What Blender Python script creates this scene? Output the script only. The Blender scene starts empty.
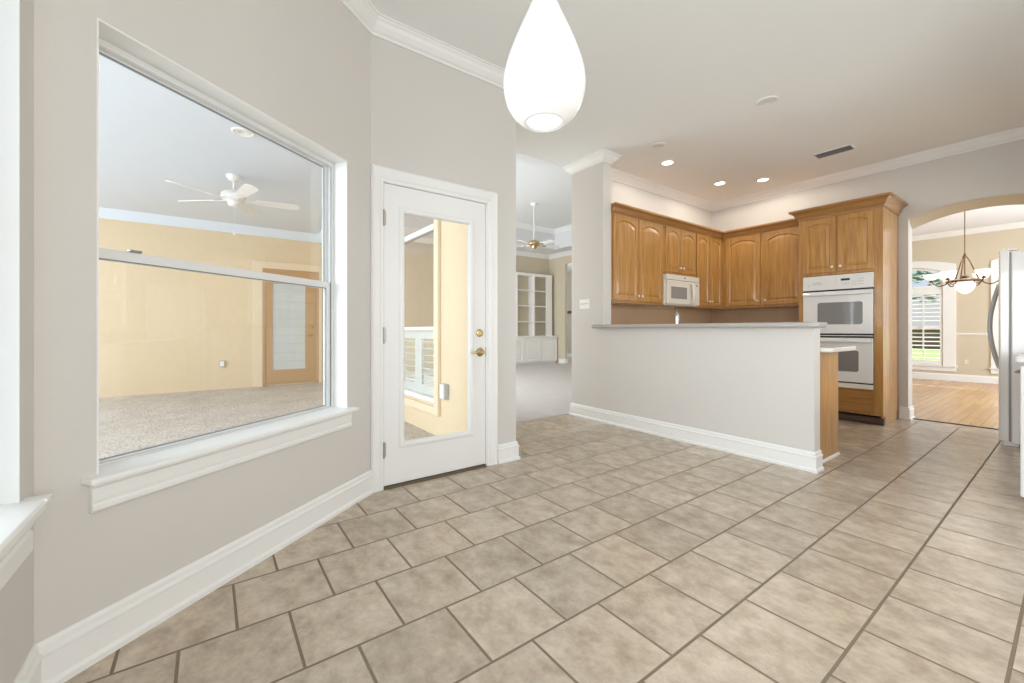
import bpy, bmesh, math, random
from mathutils import Matrix, Vector
PI = math.pi
random.seed(7)
S = bpy.context.scene
COL = S.collection

# ------------------------------------------------------------------ camera
CAM_H = 1.0605
YAW = 0.9411
cd = bpy.data.cameras.new('camera')
cam = bpy.data.objects.new('camera', cd)
COL.objects.link(cam)
cam.location = (0, 0, CAM_H)
cam.rotation_euler = (PI / 2, 0, YAW)
cd.sensor_width = 36
cd.lens = 415.8 * 36 / 1024
cd.shift_y = -12.1 / 1024
cd.clip_start = 0.02
S.camera = cam

# ------------------------------------------------------------------ world, lights, exposure
S.view_settings.view_transform = 'Standard'
S.view_settings.look = 'None'
S.view_settings.gamma = 1
S.view_settings.use_curve_mapping = False
S.view_settings.exposure = 0.0
S.cycles.use_denoising = True
S.cycles.max_bounces = 10
S.cycles.diffuse_bounces = 6
S.cycles.glossy_bounces = 5
S.cycles.transparent_max_bounces = 16
S.cycles.sample_clamp_indirect = 6

w = bpy.data.worlds.new('sky')
S.world = w
w.use_nodes = True
bg = w.node_tree.nodes['Background']
bg.inputs[0].default_value = (0.72, 0.85, 1.0, 1)
bg.inputs[1].default_value = 0.95


def area(name, loc, aim, sx, sy, watts, col=(1, 1, 1)):
    l = bpy.data.lights.new(name, 'AREA')
    l.shape = 'RECTANGLE'
    l.size, l.size_y = sx, sy
    l.energy = watts
    l.color = col
    o = bpy.data.objects.new(name, l)
    COL.objects.link(o)
    o.location = loc
    o.rotation_euler = (Vector(aim) - Vector(loc)).to_track_quat('-Z', 'Y').to_euler()
    return o


def lamp(name, loc, watts, col=(1, 0.93, 0.82), spot=None, radius=0.05):
    l = bpy.data.lights.new(name, 'SPOT' if spot else 'POINT')
    if spot:
        l.spot_size = spot
        l.spot_blend = 0.25
    l.energy = watts
    l.color = col
    l.shadow_soft_size = radius
    o = bpy.data.objects.new(name, l)
    COL.objects.link(o)
    o.location = loc
    return o


sun = bpy.data.lights.new('sun', 'SUN')
sun.energy = 8.0
sun.color = (1, 0.95, 0.86)
sun.angle = 0.01
so = bpy.data.objects.new('sun', sun)
COL.objects.link(so)
so.rotation_euler = (math.radians(38), 0, math.radians(208))

DAY = (0.88, 0.95, 1.0)
NEUTRAL = (1.0, 0.98, 0.945)
area('east_fill', (2.75, 1.3, 1.45), (-0.5, 0.8, 1.35), 3.0, 2.0, 72, NEUTRAL)  # added fill light at an unseen opening behind the viewer
area('south_fill', (1.5, -0.8, 1.5), (1.1, 3, 1.5), 2.4, 1.9, 80, DAY)  # added fill light at the unseen second opening of wall_left
area('daylight_bay_window', (-1.5, -3.2, 1.6), (-1.6, 3, 1.2), 2.4, 2.2, 170, DAY)
area('kitchen_fill', (1.4, 4.7, 1.6), (-2.0, 4.8, 2.1), 1.7, 1.1, 52, NEUTRAL)  # added to brighten the kitchen through an invented window
area('dining_fill', (1.85, 9.4, 1.5), (-2, 9.4, 1.5), 3.0, 2.0, 190, DAY)  # added fill light before an invented opening in the side wall
area('living_fill', (-7.6, 2.15, 1.7), (-7.6, 8, 1.8), 4.4, 2.2, 215, DAY)  # added fill light inside the living room, mostly against solid wall
area('daylight_patio', (-5.8, -3.6, 1.6), (-6.0, 1.5, 1.5), 6.5, 2.6, 190, (0.95, 0.98, 1.0))


# ------------------------------------------------------------------ materials
def nodes_of(name):
    m = bpy.data.materials.new(name)
    m.use_nodes = True
    nt = m.node_tree
    b = nt.nodes['Principled BSDF']
    return m, nt, b


def mat(name, col, rough=0.6, metal=0.0, coat=0.0, spec=None, noise=0.0, nscale=6.0, bump=0.0, bscale=60.0, emit=None):
    m, nt, b = nodes_of(name)
    b.inputs['Base Color'].default_value = (*col, 1)
    b.inputs['Roughness'].default_value = rough
    b.inputs['Metallic'].default_value = metal
    b.inputs['Coat Weight'].default_value = coat
    if spec is not None:
        b.inputs['Specular IOR Level'].default_value = spec
    tc = nt.nodes.new('ShaderNodeTexCoord')
    if noise:
        n = nt.nodes.new('ShaderNodeTexNoise')
        n.inputs['Scale'].default_value = nscale
        n.inputs['Detail'].default_value = 4
        nt.links.new(tc.outputs['Object'], n.inputs['Vector'])
        r = nt.nodes.new('ShaderNodeMix')
        r.data_type = 'RGBA'
        r.inputs[6].default_value = (*[max(0, c * (1 - noise)) for c in col], 1)
        r.inputs[7].default_value = (*[min(1, c * (1 + noise)) for c in col], 1)
        nt.links.new(n.outputs['Fac'], r.inputs[0])
        nt.links.new(r.outputs[2], b.inputs['Base Color'])
    if bump:
        n2 = nt.nodes.new('ShaderNodeTexNoise')
        n2.inputs['Scale'].default_value = bscale
        n2.inputs['Detail'].default_value = 3
        nt.links.new(tc.outputs['Object'], n2.inputs['Vector'])
        bp = nt.nodes.new('ShaderNodeBump')
        bp.inputs['Strength'].default_value = bump
        bp.inputs['Distance'].default_value = 0.01
        nt.links.new(n2.outputs['Fac'], bp.inputs['Height'])
        nt.links.new(bp.outputs['Normal'], b.inputs['Normal'])
    if emit:
        b.inputs['Emission Color'].default_value = (*emit[0], 1)
        b.inputs['Emission Strength'].default_value = emit[1]
    return m


def glass_mat(name, tint=(1, 1, 1), refl=1.0):
    m = bpy.data.materials.new(name)
    m.use_nodes = True
    nt = m.node_tree
    nt.nodes.clear()
    out = nt.nodes.new('ShaderNodeOutputMaterial')
    mix = nt.nodes.new('ShaderNodeMixShader')
    tr = nt.nodes.new('ShaderNodeBsdfTransparent')
    tr.inputs[0].default_value = (*tint, 1)
    gl = nt.nodes.new('ShaderNodeBsdfGlossy')
    gl.inputs['Roughness'].default_value = 0.0
    # Schlick reflectance from the facing angle, the same on both sides of the pane
    lw = nt.nodes.new('ShaderNodeLayerWeight')
    lw.inputs['Blend'].default_value = 0.5
    pw = nt.nodes.new('ShaderNodeMath')
    pw.operation = 'POWER'
    pw.inputs[1].default_value = 5
    nt.links.new(lw.outputs['Facing'], pw.inputs[0])
    mu = nt.nodes.new('ShaderNodeMath')
    mu.operation = 'MULTIPLY_ADD'
    mu.inputs[1].default_value = 0.90 * refl
    mu.inputs[2].default_value = 0.035 * refl
    nt.links.new(pw.outputs[0], mu.inputs[0])
    nt.links.new(mu.outputs[0], mix.inputs[0])
    nt.links.new(tr.outputs[0], mix.inputs[1])
    nt.links.new(gl.outputs[0], mix.inputs[2])
    nt.links.new(mix.outputs[0], out.inputs[0])
    return m


def tile_mat():
    m, nt, b = nodes_of('floor_tile')
    tc = nt.nodes.new('ShaderNodeTexCoord')
    sp = nt.nodes.new('ShaderNodeSeparateXYZ')
    nt.links.new(tc.outputs['Object'], sp.inputs[0])
    P = 0.3245
    ax = nt.nodes.new('ShaderNodeMath'); ax.operation = 'ADD'; ax.inputs[1].default_value = -0.25 * P + 200 * P
    ay = nt.nodes.new('ShaderNodeMath'); ay.operation = 'ADD'; ay.inputs[1].default_value = 0.459 + 200 * P
    nt.links.new(sp.outputs['Y'], ax.inputs[0])
    nt.links.new(sp.outputs['X'], ay.inputs[0])
    cb = nt.nodes.new('ShaderNodeCombineXYZ')
    nt.links.new(ax.outputs[0], cb.inputs['X'])
    nt.links.new(ay.outputs[0], cb.inputs['Y'])
    br = nt.nodes.new('ShaderNodeTexBrick')
    br.offset = 0.5
    br.offset_frequency = 2
    br.inputs['Scale'].default_value = 1
    br.inputs['Brick Width'].default_value = P
    br.inputs['Row Height'].default_value = P
    br.inputs['Mortar Size'].default_value = 0.0060
    br.inputs['Mortar Smooth'].default_value = 0.35
    br.inputs['Bias'].default_value = 0.0
    br.inputs['Color1'].default_value = (0.0, 0.0, 0.0, 1)
    br.inputs['Color2'].default_value = (1, 1, 1, 1)
    br.inputs['Mortar'].default_value = (0.5, 0.5, 0.5, 1)
    nt.links.new(cb.outputs[0], br.inputs['Vector'])
    # stone mottling, shifted per tile
    n1 = nt.nodes.new('ShaderNodeTexNoise')
    n1.noise_dimensions = '4D'
    n1.inputs['Scale'].default_value = 8.5
    n1.inputs['Detail'].default_value = 12
    n1.inputs['Roughness'].default_value = 0.72
    mw = nt.nodes.new('ShaderNodeMath'); mw.operation = 'MULTIPLY'; mw.inputs[1].default_value = 40
    nt.links.new(br.outputs['Color'], mw.inputs[0])
    nt.links.new(mw.outputs[0], n1.inputs['W'])
    st = nt.nodes.new('ShaderNodeMapping')
    st.inputs['Scale'].default_value = (1.0, 1.25, 1)
    nt.links.new(tc.outputs['Object'], st.inputs['Vector'])
    nt.links.new(st.outputs[0], n1.inputs['Vector'])
    rp = nt.nodes.new('ShaderNodeValToRGB')
    rp.color_ramp.elements[0].position = 0.3
    rp.color_ramp.elements[0].color = TILE_A
    rp.color_ramp.elements[1].position = 0.7
    rp.color_ramp.elements[1].color = TILE_B
    nt.links.new(n1.outputs['Fac'], rp.inputs[0])
    hs = nt.nodes.new('ShaderNodeHueSaturation')
    mr = nt.nodes.new('ShaderNodeMapRange')
    mr.inputs['To Min'].default_value = 0.9
    mr.inputs['To Max'].default_value = 1.08
    nt.links.new(br.outputs['Color'], mr.inputs['Value'])
    nt.links.new(mr.outputs[0], hs.inputs['Value'])
    nt.links.new(rp.outputs[0], hs.inputs['Color'])
    mx = nt.nodes.new('ShaderNodeMix'); mx.data_type = 'RGBA'
    mx.inputs[7].default_value = GROUT
    nt.links.new(br.outputs['Fac'], mx.inputs[0])
    nt.links.new(hs.outputs[0], mx.inputs[6])
    nt.links.new(mx.outputs[2], b.inputs['Base Color'])
    ro = nt.nodes.new('ShaderNodeMapRange')
    ro.inputs['To Min'].default_value = 0.27
    ro.inputs['To Max'].default_value = 0.8
    nt.links.new(br.outputs['Fac'], ro.inputs['Value'])
    nt.links.new(ro.outputs[0], b.inputs['Roughness'])
    iv = nt.nodes.new('ShaderNodeMath'); iv.operation = 'MULTIPLY_ADD'
    iv.inputs[1].default_value = -1.0
    nt.links.new(br.outputs['Fac'], iv.inputs[0])
    sc_ = nt.nodes.new('ShaderNodeMath'); sc_.operation = 'MULTIPLY'; sc_.inputs[1].default_value = 0.22
    nt.links.new(n1.outputs['Fac'], sc_.inputs[0])
    nt.links.new(sc_.outputs[0], iv.inputs[2])
    bp = nt.nodes.new('ShaderNodeBump')
    bp.inputs['Strength'].default_value = 0.5
    bp.inputs['Distance'].default_value = 0.004
    nt.links.new(iv.outputs[0], bp.inputs['Height'])
    nt.links.new(bp.outputs['Normal'], b.inputs['Normal'])
    b.inputs['Specular IOR Level'].default_value = 0.55
    return m


def wood_mat(name, a, c, scale=(14, 14, 1.1), rough=0.32, coat=0.45):
    m, nt, b = nodes_of(name)
    tc = nt.nodes.new('ShaderNodeTexCoord')
    mp = nt.nodes.new('ShaderNodeMapping')
    mp.inputs['Scale'].default_value = scale
    nt.links.new(tc.outputs['Object'], mp.inputs[0])
    n = nt.nodes.new('ShaderNodeTexNoise')
    n.inputs['Scale'].default_value = 2.4
    n.inputs['Detail'].default_value = 7
    n.inputs['Distortion'].default_value = 0.5
    nt.links.new(mp.outputs[0], n.inputs['Vector'])
    rp = nt.nodes.new('ShaderNodeValToRGB')
    rp.color_ramp.elements[0].position = 0.28
    rp.color_ramp.elements[0].color = (*a, 1)
    rp.color_ramp.elements[1].position = 0.72
    rp.color_ramp.elements[1].color = (*c, 1)
    nt.links.new(n.outputs['Fac'], rp.inputs[0])
    nt.links.new(rp.outputs[0], b.inputs['Base Color'])
    b.inputs['Roughness'].default_value = rough
    b.inputs['Coat Weight'].default_value = coat
    b.inputs['Coat Roughness'].default_value = 0.08
    return m


def plank_mat():
    m, nt, b = nodes_of('oak_floor')
    tc = nt.nodes.new('ShaderNodeTexCoord')
    sp = nt.nodes.new('ShaderNodeSeparateXYZ')
    nt.links.new(tc.outputs['Object'], sp.inputs[0])
    cb = nt.nodes.new('ShaderNodeCombineXYZ')
    nt.links.new(sp.outputs['Y'], cb.inputs['X'])
    nt.links.new(sp.outputs['X'], cb.inputs['Y'])
    br = nt.nodes.new('ShaderNodeTexBrick')
    br.offset = 0.37
    br.inputs['Scale'].default_value = 1
    br.inputs['Brick Width'].default_value = 1.1
    br.inputs['Row Height'].default_value = 0.083
    br.inputs['Mortar Size'].default_value = 0.0012
    br.inputs['Color1'].default_value = (0.50, 0.27, 0.10, 1)
    br.inputs['Color2'].default_value = (0.62, 0.37, 0.155, 1)
    br.inputs['Mortar'].default_value = (0.28, 0.14, 0.05, 1)
    nt.links.new(cb.outputs[0], br.inputs['Vector'])
    n = nt.nodes.new('ShaderNodeTexNoise')
    n.inputs['Scale'].default_value = 9
    n.inputs['Detail'].default_value = 6
    mp = nt.nodes.new('ShaderNodeMapping')
    mp.inputs['Scale'].default_value = (6, 0.5, 1)
    nt.links.new(tc.outputs['Object'], mp.inputs[0])
    nt.links.new(mp.outputs[0], n.inputs['Vector'])
    mx = nt.nodes.new('ShaderNodeMix'); mx.data_type = 'RGBA'; mx.blend_type = 'MULTIPLY'
    mx.inputs[0].default_value = 0.18
    nt.links.new(br.outputs['Color'], mx.inputs[6])
    nt.links.new(n.outputs['Color'], mx.inputs[7])
    nt.links.new(mx.outputs[2], b.inputs['Base Color'])
    b.inputs['Roughness'].default_value = 0.25
    return m


def pebble_mat():
    m, nt, b = nodes_of('pebble_aggregate')
    tc = nt.nodes.new('ShaderNodeTexCoord')
    v = nt.nodes.new('ShaderNodeTexVoronoi')
    v.inputs['Scale'].default_value = 88
    nt.links.new(tc.outputs['Object'], v.inputs['Vector'])
    sp = nt.nodes.new('ShaderNodeSeparateColor')
    nt.links.new(v.outputs['Color'], sp.inputs[0])
    rp = nt.nodes.new('ShaderNodeValToRGB')
    cr = rp.color_ramp
    cr.elements[0].position = 0.0; cr.elements[0].color = (0.24, 0.19, 0.15, 1)
    cr.elements[1].position = 1.0; cr.elements[1].color = (0.70, 0.66, 0.60, 1)
    for p_, c_ in ((0.1, (0.44, 0.37, 0.31, 1)), (0.35, (0.54, 0.475, 0.415, 1)), (0.7, (0.60, 0.535, 0.47, 1))):
        e = cr.elements.new(p_); e.color = c_
    nt.links.new(sp.outputs[0], rp.inputs[0])
    n = nt.nodes.new('ShaderNodeTexNoise'); n.inputs['Scale'].default_value = 3.0; n.inputs['Detail'].default_value = 5
    nt.links.new(tc.outputs['Object'], n.inputs['Vector'])
    mr = nt.nodes.new('ShaderNodeMapRange'); mr.inputs['To Min'].default_value = 0.75; mr.inputs['To Max'].default_value = 1.2
    nt.links.new(n.outputs['Fac'], mr.inputs['Value'])
    hs = nt.nodes.new('ShaderNodeHueSaturation')
    nt.links.new(mr.outputs[0], hs.inputs['Value'])
    nt.links.new(rp.outputs[0], hs.inputs['Color'])
    nt.links.new(hs.outputs[0], b.inputs['Base Color'])
    bp = nt.nodes.new('ShaderNodeBump'); bp.inputs['Strength'].default_value = 0.7; bp.inputs['Distance'].default_value = 0.006
    nt.links.new(v.outputs['Distance'], bp.inputs['Height'])
    nt.links.new(bp.outputs['Normal'], b.inputs['Normal'])
    b.inputs['Roughness'].default_value = 0.8
    return m


TILE_A = (0.335, 0.258, 0.182, 1)
TILE_B = (0.66, 0.57, 0.46, 1)
GROUT = (0.215, 0.168, 0.112, 1)

PAINT = mat('greige_paint', (0.645, 0.620, 0.588), 0.75, bump=0.05, bscale=240)
TRIM = mat('white_trim_paint', (0.83, 0.83, 0.815), 0.38)
CEIL = mat('ceiling_paint', (0.85, 0.865, 0.86), 0.9, bump=0.04, bscale=200)
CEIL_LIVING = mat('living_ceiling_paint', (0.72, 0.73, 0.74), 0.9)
CEIL_DINING = mat('dining_ceiling_paint', (0.80, 0.82, 0.86), 0.8)
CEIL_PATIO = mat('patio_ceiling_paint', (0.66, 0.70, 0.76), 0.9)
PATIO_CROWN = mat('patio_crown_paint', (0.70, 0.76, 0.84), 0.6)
BEIGE = mat('beige_paint', (0.61, 0.535, 0.41), 0.8)
TAN = mat('tan_backsplash', (0.52, 0.36, 0.23), 0.5, noise=0.08)
STUCCO = mat('peach_stucco', (0.74, 0.60, 0.41), 0.9, noise=0.05, nscale=14, bump=0.5, bscale=180)
STUCCO_TRIM = mat('peach_trim', (0.76, 0.64, 0.46), 0.7)
PATIO_DOOR = mat('tan_door_paint', (0.50, 0.32, 0.16), 0.5)
CARPET = mat('carpet', (0.60, 0.565, 0.54), 0.95, noise=0.1, nscale=5, bump=0.6, bscale=300)
TILE = tile_mat()
OAK = plank_mat()
PEBBLE = pebble_mat()
WOOD = wood_mat('honey_maple', (0.36, 0.168, 0.042), (0.57, 0.305, 0.092))
WOOD_H = wood_mat('honey_maple_rail', (0.29, 0.132, 0.036), (0.44, 0.222, 0.070), scale=(1.1, 1.1, 14))
KICK = mat('dark_toe_kick', (0.06, 0.03, 0.018), 0.5)
APPL = mat('white_enamel', (0.80, 0.79, 0.775), 0.18, coat=0.5)
APPL_OFF = mat('bisque_enamel', (0.78, 0.74, 0.65), 0.25, coat=0.3)
OVEN_GLASS = mat('oven_window', (0.22, 0.22, 0.215), 0.08, coat=1.0)
BLACK = mat('black_plastic', (0.015, 0.015, 0.015), 0.3)
GREYP = mat('grey_print', (0.45, 0.45, 0.45), 0.5)
LAMINATE = mat('grey_laminate', (0.42, 0.395, 0.375), 0.25, noise=0.12, nscale=90)
LAMINATE_W = mat('pale_laminate', (0.68, 0.66, 0.63), 0.25, noise=0.06, nscale=90)
CHROME = mat('chrome', (0.50, 0.50, 0.52), 0.2, metal=1)
BRASS = mat('brass', (0.58, 0.46, 0.24), 0.22, metal=1)
NICKEL = mat('satin_nickel', (0.40, 0.38, 0.35), 0.35, metal=1)
BRONZE = mat('aged_bronze', (0.16, 0.095, 0.055), 0.42, metal=0.8)
THRESH = mat('dark_threshold', (0.12, 0.085, 0.05), 0.5)
VINYL = mat('window_vinyl', (0.74, 0.75, 0.74), 0.3)
ALU = mat('grey_gasket', (0.25, 0.27, 0.29), 0.4)
FANW = mat('fan_white', (0.80, 0.78, 0.75), 0.35)
PLATE = mat('plate_plastic', (0.82, 0.81, 0.79), 0.4)
KNOB = mat('cream_knob', (0.82, 0.74, 0.58), 0.25)
GLASS = glass_mat('pane_glass', (0.97, 0.98, 0.975))
DISH = mat('frosted_dish', (0.88, 0.84, 0.78), 0.4, emit=((1, 0.93, 0.84), 0.75))
PENDANT = mat('opal_glass', (0.80, 0.79, 0.77), 0.25, emit=((1, 0.985, 0.95), 0.16))
PENDANT_IN = mat('opal_bulb', (0.9, 0.9, 0.9), 0.3, emit=((0.97, 0.98, 1.0), 0.56))
CANLENS = mat('lit_lens', (0.9, 0.9, 0.9), 0.4, emit=((1, 0.93, 0.82), 7.0))
CANOFF = mat('unlit_baffle', (0.74, 0.73, 0.70), 0.6)
GLASS_TINT = glass_mat('tinted_glass', (0.84, 0.79, 0.75))  # tinted darker than pane_glass for an insect screen look
GRASS = mat('lawn', (0.26, 0.40, 0.10), 0.9, noise=0.35, nscale=8)
CONC = mat('driveway', (0.70, 0.69, 0.66), 0.9, noise=0.08)
ROOF = mat('grey_shingle', (0.26, 0.27, 0.29), 0.85, noise=0.25, nscale=12)
BRICKW = mat('brown_brick', (0.28, 0.18, 0.12), 0.9, noise=0.25, nscale=25)
LEAF = mat('tree_leaf', (0.10, 0.20, 0.05), 0.8, noise=0.5, nscale=3)
BARK = mat('tree_bark', (0.16, 0.11, 0.07), 0.9)


# ------------------------------------------------------------------ mesh helpers
class MB:
    def __init__(self):
        self.bm = bmesh.new()

    def face(self, vs):
        try:
            return self.bm.faces.new(vs)
        except ValueError:
            return None

    def box(self, x0, x1, y0, y1, z0, z1, mx=None):
        v = [self.bm.verts.new(p) for p in ((x0, y0, z0), (x1, y0, z0), (x1, y1, z0), (x0, y1, z0),
                                            (x0, y0, z1), (x1, y0, z1), (x1, y1, z1), (x0, y1, z1))]
        if mx:
            for q in v:
                q.co = mx @ q.co
        for f in ((3, 2, 1, 0), (4, 5, 6, 7), (0, 1, 5, 4), (1, 2, 6, 5), (2, 3, 7, 6), (3, 0, 4, 7)):
            self.face([v[i] for i in f])
        return self

    def loops(self, rings, close_ring=True, caps=True):
        vv = [[self.bm.verts.new(p) for p in r] for r in rings]
        n = len(vv[0])
        for a, b in zip(vv, vv[1:]):
            for i in range(n if close_ring else n - 1):
                j = (i + 1) % n
                self.face([a[i], a[j], b[j], b[i]])
        if caps:
            self.face(list(reversed(vv[0])))
            self.face(vv[-1])
        return self

    def sweep(self, prof, path, z=0.0, closed=False):
        """prof: (out, up) points, a closed section; out is measured to the LEFT of the path."""
        pts = [Vector(p).to_2d() for p in path]
        n = len(pts)
        rings = []
        for i in range(n):
            d0 = (pts[i] - pts[i - 1]).normalized() if (i > 0 or closed) else None
            d1 = (pts[(i + 1) % n] - pts[i]).normalized() if (i < n - 1 or closed) else None
            d0 = d0 or d1
            d1 = d1 or d0
            n0 = Vector((-d0.y, d0.x)); n1 = Vector((-d1.y, d1.x))
            m = (n0 + n1).normalized()
            k = 1 / max(0.2, m.dot(n0))
            rings.append([(pts[i].x + m.x * k * o, pts[i].y + m.y * k * o, z + u) for o, u in prof])
        if closed:
            rings.append(rings[0])
        return self.loops(rings, caps=not closed)

    def lathe(self, prof, c=(0, 0, 0), n=32, mx=None, axis='Z'):
        closed_section = prof[0] == prof[-1] and prof[0][0] > 0
        rings = []
        for r, z in prof:
            ring = []
            for k in range(n):
                a = 2 * PI * k / n
                p = Vector((r * math.cos(a), r * math.sin(a), z))
                if axis == 'Y':
                    p = Vector((p.x, -p.z, p.y))
                if axis == 'X':
                    p = Vector((p.z, p.x, p.y))
                if mx:
                    p = mx @ p
                ring.append(p + Vector(c))
            rings.append(ring)
        return self.loops(rings, caps=not closed_section)

    def tube(self, pts, r, n=10):
        pts = [Vector(p) for p in pts]
        rs = r if isinstance(r, (list, tuple)) else [r] * len(pts)
        rings = []
        up = None
        for i, p in enumerate(pts):
            t = (pts[min(i + 1, len(pts) - 1)] - pts[max(i - 1, 0)]).normalized()
            if up is None:
                up = Vector((0, 0, 1)) if abs(t.z) < 0.9 else Vector((1, 0, 0))
            a = t.cross(up).normalized()
            b = a.cross(t).normalized()
            up = b
            rings.append([p + (a * math.cos(2 * PI * k / n) + b * math.sin(2 * PI * k / n)) * rs[i] for k in range(n)])
        return self.loops(rings)

    def prism(self, poly, h0, h1, plane='XZ'):
        """polygon in a plane, extruded between h0 and h1 along the third axis."""
        def P(a, b, h):
            return {'XZ': (a, h, b), 'YZ': (h, a, b), 'XY': (a, b, h)}[plane]
        return self.loops([[P(a, b, h0) for a, b in poly], [P(a, b, h1) for a, b in poly]])

    def build(self, name, material, parent=None, bevel=0.0, smooth=False, seg=2):
        bmesh.ops.recalc_face_normals(self.bm, faces=self.bm.faces)
        me = bpy.data.meshes.new(name)
        self.bm.to_mesh(me)
        self.bm.free()
        me.materials.append(material)
        if smooth:
            for p in me.polygons:
                p.use_smooth = True
        o = bpy.data.objects.new(name, me)
        COL.objects.link(o)
        if parent:
            o.parent = parent
        if bevel:
            bv = o.modifiers.new('bevel', 'BEVEL')
            bv.width = bevel
            bv.segments = seg
            bv.limit_method = 'ANGLE'
            bv.angle_limit = math.radians(40)
        if smooth:
            es = o.modifiers.new('sharp', 'EDGE_SPLIT')
            es.split_angle = math.radians(45)
        return o


def ring(g, x0, x1, y0, y1, z0, z1, l, r, b, t, mx=None):
    """rectangular frame in the XZ plane, members meeting without overlap."""
    if l: g.box(x0, x0 + l, y0, y1, z0, z1, mx)
    if r: g.box(x1 - r, x1, y0, y1, z0, z1, mx)
    if b: g.box(x0 + l, x1 - r, y0, y1, z0, z0 + b, mx)
    if t: g.box(x0 + l, x1 - r, y0, y1, z1 - t, z1, mx)
    return g


def tag(o, label, cat, group=None, kind=None):
    o['label'] = label
    o['category'] = cat
    if group:
        o['group'] = group
    if kind:
        o['kind'] = kind
    return o


def empty(name, loc=(0, 0, 0), rz=0.0):
    o = bpy.data.objects.new(name, None)
    o.empty_display_size = 0.1
    COL.objects.link(o)
    o.location = loc
    o.rotation_euler = (0, 0, rz)
    return o


def B(x0, x1, y0, y1, z0, z1):
    return MB().box(x0, x1, y0, y1, z0, z1)


def copy_tree(o, parent=None):
    c = o.copy()
    COL.objects.link(c)
    if parent:
        c.parent = parent
    for ch in list(o.children):
        copy_tree(ch, c)
    return c


def wall(name, p0, p1, thick, z0, z1, holes, m, label, cat='wall'):
    """inner face runs p0 -> p1; the room is on the LEFT, thickness goes to the right."""
    p0, p1 = Vector(p0), Vector(p1)
    L = (p1 - p0).length
    e = (p1 - p0) / L
    mx = Matrix(((e.x, e.y, 0, p0.x), (e.y, -e.x, 0, p0.y), (0, 0, 1, 0), (0, 0, 0, 1)))   # local y = outward
    b = MB()
    cuts = sorted({0.0, L, *[h[0] for h in holes], *[h[1] for h in holes]})
    for a, c in zip(cuts, cuts[1:]):
        if c - a < 1e-6:
            continue
        hs = sorted([(h[2], h[3]) for h in holes if h[0] <= a + 1e-6 and h[1] >= c - 1e-6])
        z = z0
        for h0, h1 in hs:
            if h0 > z:
                b.box(a, c, 0, thick, z, h0, mx)
            z = h1
        if z < z1:
            b.box(a, c, 0, thick, z, z1, mx)
    o = b.build(name, m)
    return tag(o, label, cat, kind='structure')


CZ = 3.08          # breakfast room and kitchen ceiling
XD = -2.73         # wall with the glass door
XM, YW, YP = -3.56, 6.63, 3.64
# slanted window wall
N = Vector((0.8016, 0.598)); E = Vector((-0.598, 0.8016))
FOOT = N * -1.68
def W(s, off=0.0):
    p = FOOT + E * s + N * off
    return (p.x, p.y)
SL, SR = 0.742, 2.314
CL = (-1.79, -0.41)
CR = (XD, 0.85)

# ------------------------------------------------------------------ floors
o = MB().prism([(3.0, -0.5), (W(SL, -0.08)[0], -0.5), W(SR, -0.08), (XD - 0.12, 1.95), (-3.80, 1.95), (-3.80, 6.73), (3.0, 6.73)], -0.12, 0.0, 'XY').build('floor', TILE)
tag(o, 'beige stone look tile floor laid in a running bond', 'floor', kind='structure')
o = B(-10.3, -3.80, 2.03, 9.02, -0.12, 0.006).build('floor_living', CARPET)
tag(o, 'pale grey carpet of the living room beyond the wall opening', 'floor', kind='structure')
o = B(-14.0, -7.0, 9.02, 11.4, -0.12, 0.0).build('floor_hall', CARPET)
tag(o, 'floor of the hall beyond the living room', 'floor', kind='structure')
o = B(-4.3, 2.0, 6.73, 12.6, -0.12, 0.0).build('floor_dining', OAK)
tag(o, 'glossy oak plank floor of the dining room beyond the arch', 'floor', kind='structure')
PATIO = [(-9.4, -3.4), (-1.0, -3.4), (-1.0, -0.52), (W(SL, -0.1)[0], -0.52), W(SR, -0.1), (XD - 0.1, 1.95), (-9.4, 1.95)]
o = MB().prism(PATIO, -0.16, -0.04, 'XY').build('floor_patio', PEBBLE)
tag(o, 'pebble aggregate patio floor outside the big window', 'floor', kind='structure')

# ------------------------------------------------------------------ ceilings
o = B(-3.80, 3.0, -0.6, 6.75, CZ, CZ + 0.12).build('ceiling', CEIL)
tag(o, 'flat pale grey ceiling of the breakfast room and kitchen', 'ceiling', kind='structure')
b = MB()
TZ = 4.02
b.box(-10.4, -9.3, 1.9, 9.3, 3.45, 3.57)
b.box(-4.7, -3.80, 1.9, 9.3, 3.45, 3.57)
b.box(-9.3, -4.7, 1.9, 2.9, 3.45, 3.57)
b.box(-9.3, -4.7, 8.35, 9.3, 3.45, 3.57)
b.box(-9.5, -4.5, 2.7, 8.55, TZ, TZ + 0.1)
b.box(-9.36, -9.3, 2.9, 8.35, 3.57, TZ); b.box(-4.7, -4.64, 2.9, 8.35, 3.57, TZ)
b.box(-9.36, -4.64, 2.84, 2.9, 3.57, TZ); b.box(-9.36, -4.64, 8.35, 8.41, 3.57, TZ)
b.box(-3.80, -3.74, 1.9, 9.3, CZ + 0.12, 3.57)
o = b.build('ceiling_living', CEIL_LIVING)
tag(o, 'living room ceiling with a recessed tray', 'ceiling', kind='structure')
o = B(-4.3, 2.0, 6.75, 12.6, CZ, CZ + 0.1).build('ceiling_dining', CEIL_DINING)
tag(o, 'white dining room ceiling beyond the arch', 'ceiling', kind='structure')
o = MB().prism(PATIO, 3.0, 3.1, 'XY').build('ceiling_patio', CEIL_PATIO)
tag(o, 'pale ceiling of the covered patio', 'ceiling', kind='structure')
o = B(-14.2, -6.8, 9.02, 11.5, 3.3, 3.4).build('ceiling_hall', CEIL)
tag(o, 'ceiling of the hall beyond the living room', 'ceiling', kind='structure')

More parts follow.
